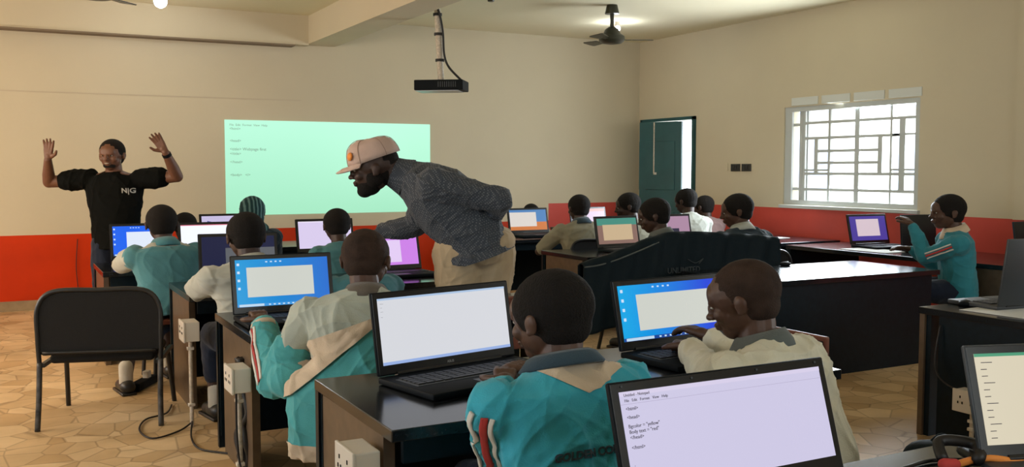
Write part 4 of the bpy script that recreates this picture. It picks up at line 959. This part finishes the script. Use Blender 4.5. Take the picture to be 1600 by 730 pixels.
# ------------------------------------------------------------------ the man in the cap, bending over the desks
def capman():
    t = thing('person', 'man in beige cap and dark patterned shirt leaning over the desks', 'person', (2.44, 5.05, 0), -YAW)
    V = Vector; Hm = head_mtx(V((-.580, -.02, 1.402)), R_(97), -.16)
    b = MB(); kk = 1.16; add_head(b, Hm, kk, wide=.95); b.cap((-.36, 0, 1.36), (-.53, -.01, 1.40), .088, .078)
    # torso rings along the bent spine (local x = photo right, z up)
    SP = [((.035, 0, .80), .17, .165, 0), ((.03, 0, .93), .185, .175, -8), ((-.02, 0, 1.04), .195, .18, -28), ((-.11, 0, 1.15), .205, .185, -44), ((-.20, 0, 1.235), .215, .180, -52), ((-.29, 0, 1.30), .20, .15, -58), ((-.37, 0, 1.345), .12, .105, -62), ((-.41, 0, 1.365), .085, .085, -64)]
    def trings(f, add=0, spn=SP):
        out = []
        for c, w_, d_, an in spn:
            a = R_(an); c = V(c); ux = V((cos(a), 0, -sin(a))) if False else V((cos(a), 0, sin(-a) * -1)); ux = V((cos(a), 0, -sin(a) * -1 * -1))
            ux = V((cos(a), 0, -sin(a)))       # section's in-plane axis, perpendicular to the spine
            out.append([c + V((0, 1, 0)) * ((w_ * f + add) * cos(u)) + ux * ((d_ * f + add) * sin(u)) for u in [2 * pi * i / 32 for i in range(32)]])
        return out
    b.rings(trings(.82, 0, SP[1:]))
    A = [((-.265, -.19, 1.325), (.145, -.235, 1.235), (-.02, -.02 - .12, 1.12)), ((-.30, .17, 1.26), (-.36, .24, 1.06), (-.585, .28, 1.015))]
    A[0] = ((-.22, -.19, 1.315), (.155, -.20, 1.225), (.10, .03, 1.12))
    for i, (s_, e, h) in enumerate(A):
        b.chain([V(s_), V(s_).lerp(V(e), .5), V(e)], [.07, .06, .052]); b.chain([V(e), V(e).lerp(V(h), .4), V(h)], [.052, .048, .034])
        add_hand(b, h, V(h) - V(e) if i else V((-.1, 1, -.1)), (0, .3, -1) if i else (1, 0, .0), 1.1, .5, side=(-1 if i == 0 else 1))
    L_ = [((-.09, -.02, .86), (-.10, -.04, .50), (-.13, .0, .08)), ((.10, .06, .86), (.08, .02, .5), (.08, .06, .08))]
    for s_, kn_, f_ in L_:
        b.chain([V(s_), V(kn_), V(f_)], [.11, .075, .05]); b.cap(V(f_) + V((.02, 0, -.03)), V(f_) + V((-.14, -.02, -.045)), .04, .034)
    me = remesh(b, .0055, 2); bo = link('body', me, M['skin_b'], t, True); eyes(Hm, kk, bo, .95)
    hair_cap(Hm, kk, M['hair'], bo, .93, thick=-.002)
    R3 = Hm.to_3x3(); q = MB()
    for c, r in (((0, .035, -.078), (.066, .062, .05)), ((0, .060, -.100), (.045, .04, .034)), ((.062, -.0, -.045), (.026, .045, .045)), ((-.062, 0, -.045), (.026, .045, .045))): q.ell(Hm @ (V(c) * kk), (r[0] * kk, r[1] * kk, r[2] * kk), R3)
    me = remesh(q, .005, 3); link('beard', me, M['hair'], bo, True)
    # cap
    q = MB(); prof = [(0.0, 1.0), (.38, .985), (.66, .90), (.85, .72), (.95, .46), (1.0, .22), (1.01, .0)]
    for_r = []
    CM = Hm @ Matrix.Translation((0, -.012 * kk, .048 * kk)) @ Matrix.Rotation(R_(-10), 4, 'X')
    for r, z in prof[1:][::-1]:
        ringp = []
        for i in range(48):
            u = 2 * pi * i / 48; x = cos(u) * .108 * r * kk; y = sin(u) * .132 * r * kk; zz = z * .103 * kk
            if sin(u) > 0: zz *= 1 + .13 * sin(u) * (1 if 0.3 < z < .99 else .2)
            ringp.append(CM @ V((x, y, zz)))
        for_r.append(ringp)
    q.rings(for_r); crown = q.build('cap_crown', M['cap'], t, True)
    q = MB(); rows = []
    for j_ in range(9):
        u = R_(25 + j_ * 130 / 8); inner = V((cos(u) * .106 * kk, sin(u) * .130 * kk, .008 * kk)); out_ = V((cos(u) * .100 * kk, .118 * kk * sin(u) + .085 * kk * max(sin(u), 0) ** 1.2, -.002 * kk - .014 * kk * abs(cos(u))))
        mid = (inner + out_) / 2 + V((0, 0, .006)); rows.append([CM @ p for p in (inner, mid, out_, out_ - V((0, 0, .006)), mid - V((0, 0, .006)), inner - V((0, 0, .006)))])
    q.rings(rows); q.build('cap_brim', M['cap'], crown, True)
    MB().ell(CM @ V((0, 0, .104 * kk)), (.009, .009, .006), R3, 12).build('cap_button', M['cap'], crown, True)
    pm = CM @ V((.045 * kk, .118 * kk, .05 * kk)); MB().ell(CM @ V((-.062 * kk, .108 * kk, .050 * kk)), (.026, .010, .024), (CM @ Matrix.Rotation(R_(32), 4, 'Z') @ Matrix.Rotation(R_(18), 4, 'X')).to_3x3(), 14).build('cap_emblem', M['orange'], crown, True)
    for u in (0, 60, 120, 180, 240, 300):
        pts = [CM @ V((cos(R_(u + 30)) * .1085 * r * kk * 1.004, sin(R_(u + 30)) * .1325 * r * kk * 1.004, z * .104 * kk * (1 + (.13 * sin(R_(u + 30)) if sin(R_(u + 30)) > 0 and .3 < z < .99 else 0)))) for r, z in prof]
        MB().tube(pts, .0016, n=6, sub=3).build('cap_seam', mat('cap_stitching', (.30, .20, .16), .8), crown, True)
    # shirt
    g_ = MB(); SP2 = [((.045, 0, .835), .215, .205, 8), ((.04, 0, .90), .215, .205, 0)] + [(c, w_, d_, an) for c, w_, d_, an in SP[1:]]
    g_.rings(trings(1.06, .008, SP2))
    for i, (s_, e, h) in enumerate(A): g_.chain([V(s_), V(s_).lerp(V(e), .5), V(e), V(e).lerp(V(h), .5), V(e).lerp(V(h), .92)], [.105, .088, .076, .068, .052])
    g_.cap((-.30, -.10, 1.33), (-.12, -.12, 1.28), .09, .10); g_.cap((-.36, 0, 1.35), (-.44, 0, 1.37), .10, .085)
    me = remesh(g_, .006, 5); folds(me, .009, 11, 51)
    me2 = cut(cut(me, (-.10, 0, .835), (.32, 0, -.95)), (-.10, 0, .835), (-.28, 0, -.96)); sh = link('shirt', me2, M['dotted'], t, True)
    q = MB(); 
    def cr(x0, z0, r1, r2): return [V((x0, 0, z0)) + V((0, cos(u) * r1, 0)) + V((cos(R_(28)) * 0 + sin(R_(25)), 0, cos(R_(25)))) * (sin(u) * r2) for u in [2 * pi * i / 32 for i in range(32)]]
    q.rings([cr(-.385, 1.352, .115, .115), cr(-.435, 1.372, .098, .098), cr(-.470, 1.388, .086, .088), cr(-.474, 1.390, .078, .08), cr(-.40, 1.36, .09, .09)], cap=False); q.build('collar', M['dotted'], sh, True)
    pk = text_mesh('.', .01); bpy.data.meshes.remove(pk)
    q = MB()
    for s_ in (-1, 1): pass
    q.chain([V(L_[0][0]) + V((0, 0, .05)), V(L_[0][1]), V(L_[0][2]) + V((0, 0, .05))], [.155, .105, .085]); q.chain([V(L_[1][0]) + V((0, 0, .05)), V(L_[1][1]), V(L_[1][2]) + V((0, 0, .05))], [.155, .105, .085])
    q.ell((.02, .02, .92), (.19, .18, .12)); q.ell((.08, .02, .98), (.165, .175, .11)); me = remesh(q, .008, 4); folds(me, .007, 9, 61); tr = link('trousers', me, M['khaki'], t, True)
    for _, _, f_ in L_: MB().chain([V(f_) + V((.05, 0, -.025)), V(f_) + V((-.06, -.01, -.03)), V(f_) + V((-.16, -.02, -.04))], [.052, .048, .04]).build('shoe', M['shoe'], t, True)
    for i in range(3):
        pass
capman()
wood_chair('reddish wooden chair in the aisle behind the turquoise boy', 2.02, 3.74, R_(4), top=.87)
wood_chair('reddish wooden chair in the aisle right of the bone-shirted boy', 2.84, 3.12, R_(90), top=.70)

# ------------------------------------------------------------------ black jacket draped over the two chair backs
def jacket():
    t = thing('draped_jacket', 'black hooded jacket with faint logo spread over chair backs', 'jacket', (0, 0, 0))
    Y0 = 5.56; prof = [(3.50, .74), (3.60, .765), (3.75, .80), (3.92, .845), (4.08, .90), (4.25, .935), (4.5, .93), (4.8, .91), (5.1, .885), (5.28, .865)]
    nx = 70; nz = 22; bm = MB(); rows = []
    for j_ in range(nz + 1):
        v = j_ / nz; row = []
        for i in range(nx + 1):
            u = i / nx; x = 3.50 + u * 1.78; zt = np.interp(x, [p[0] for p in prof], [p[1] for p in prof]); z = zt * (1 - v) + (.28 + .03 * sin(u * 9)) * v
            y = Y0 - .035 - .02 * sin(x * 14 + v * 2) * (.3 + v) - .012 * sin(x * 31 + v * 5) - .05 * v
            row.append(V3(x, y, z))
        rows.append(row)
    # front sheet, over the top, back sheet
    back = [[V3(p.x, p.y + .085, max(p.z, .45)) for p in r] for r in rows[:12]]
    ridge = [[V3(p.x, p.y + .02, p.z + .018) for p in rows[0]], [V3(p.x, p.y + .055, p.z + .018) for p in rows[0]]]
    grid = rows[::-1] + ridge + back
    vs = [[bm.bm.verts.new(p) for p in r] for r in grid]
    for a_, b_ in zip(vs, vs[1:]):
        for i in range(nx): bm.bm.faces.new((a_[i], a_[i + 1], b_[i + 1], b_[i]))
    o = bm.build('cloth', M['black_nylon'], t, True); so = o.modifiers.new('thickness', 'SOLIDIFY'); so.thickness = .008
    MB().tube([V3(x, Y0 - .05, z + .0) for x, z in [(3.50, .735), (3.62, .745), (3.76, .775), (3.95, .83), (4.12, .885)]], .005).build('piping', M['collar_grey'], t, True)
    MB().ell((3.95, Y0 + .06, .74), (.16, .07, .10)).build('hood', M['black_nylon'], t, True)
    me = text_mesh('UNLIMITED', .058, .0006, 'LEFT', .0006); me.transform(Matrix.Translation((4.18, Y0 - .075, .66)) @ Matrix.Rotation(R_(90), 4, 'X')); link('logo_lettering', me, M['logo_grey'], t)
    MB().tube([V3(4.36, Y0 - .078, .755), V3(4.43, Y0 - .078, .725), V3(4.50, Y0 - .078, .755), V3(4.46, Y0 - .078, .72)], .003).build('logo_swoosh', M['logo_grey'], t)
V3 = lambda *a: Vector(a)
jacket()

# ------------------------------------------------------------------ cables and clutter
def cable(label, pts, r=.005, m='cable', name='cable'):
    o = MB().tube(pts, r).build(name, M[m], None, True); return tag(o, label, 'cable')
cable('loop of black cable on the floor by the farthest socket box', [(.885, 5.38, .02), (.80, 5.28, .008), (.66, 5.2, .008), (.62, 5.4, .008), (.68, 5.62, .008), (.8, 5.7, .01), (.86, 5.9, .008)])
cable('cable trailing on the floor from the farthest socket box to the right', [(.885, 5.36, .03), (.84, 5.12, .008), (.84, 4.9, .008), (.92, 4.78, .008), (1.0, 4.7, .008)])
cable('cable hanging down the brown end panel from its socket box', [(.872, 4.16, .46), (.868, 4.14, .25), (.88, 4.1, .1), (.92, 3.9, .01), (1.02, 3.85, .008)])
cable('black cable along the edge of the foreground desk', [(1.72, 1.60, HD + .006), (1.86, 1.55, HD + .005), (2.0, 1.56, HD + .005), (2.12, 1.5, HD + .005)])
cable('black cable hanging at the left end of the right-edge desk', [(4.27, 3.30, .60), (4.235, 3.3, .42), (4.22, 3.25, .33), (4.19, 3.1, .29)])
cable('thin wire hanging down the red wall behind the teacher', [(.68, D - .02, .7), (.66, D - .02, .4), (.68, D - .03, .1)], .004)
# rag-like cable bundle under the left desks
o = MB(); rs = random.Random(3)
for k in range(7):
    o.tube([(.95 + rs.uniform(-.03, .03), 4.35 + rs.uniform(-.04, .04) - .0, z) for z in (.55, .42, .3, .2, .1, .03)], .012 + rs.random() * .008)
o = o.build('cable_bundle', M['cable'], None, True); tag(o, 'tangled black cable bundle hanging beside the brown desk end', 'cable bundle')
# power strip heap by the far floor
t = thing('power_strip', 'power strip with plugs on the floor by the black desk front', 'power strip', (4.0, 4.25, 0), R_(20))
MB().box((0, 0, .03), (.36, .07, .05), bev=.006).build('housing', M['plastic_black'], t)
for k in range(3): MB().box((-.1 + k * .11, 0, .075), (.05, .04, .05), bev=.006).build('plug', M['white_plastic'] if k else M['plastic_grey'], t)
cable('cable heap on the floor before the black desk front', [(3.8, 4.2, .01), (3.9, 4.08, .03), (4.1, 4.1, .01), (4.2, 4.3, .04), (4.05, 4.42, .01), (4.3, 4.5, .01), (4.5, 4.35, .01)], .009)
t = thing('power_strip', 'power strip on floor beside the shoe of the vested boy', 'power strip', (.78, 6.5, 0), R_(60))
MB().box((0, 0, .03), (.30, .07, .05), bev=.006).build('housing', M['plastic_black'], t); MB().box((.05, 0, .075), (.05, .04, .05), bev=.006).build('plug', M['white_plastic'], t)
# red and orange leads on the foreground desk
cable('orange lead curled on the foreground desk at lower right', [(2.02, 1.50, HD + .01), (2.06, 1.46, HD + .03), (2.13, 1.43, HD + .02), (2.20, 1.40, HD + .01)], .009, 'orange')
o = MB().chain([V3(1.97, 1.50, HD + .016), V3(1.995, 1.49, HD + .016)], [.015, .013]).build('cable_plug', M['red'], None, True); tag(o, 'small red plug on the foreground desk at lower right', 'plug')
o = MB().tube([V3(1.99, 1.52, HD + .02), V3(2.03, 1.56, HD + .05), V3(2.08, 1.50, HD + .05), V3(2.04, 1.46, HD + .03), V3(2.1, 1.55, HD + .02)], .014).build('cable_coil', M['cable'], None, True); tag(o, 'dark coil of cable between the red plug and orange lead', 'cable')
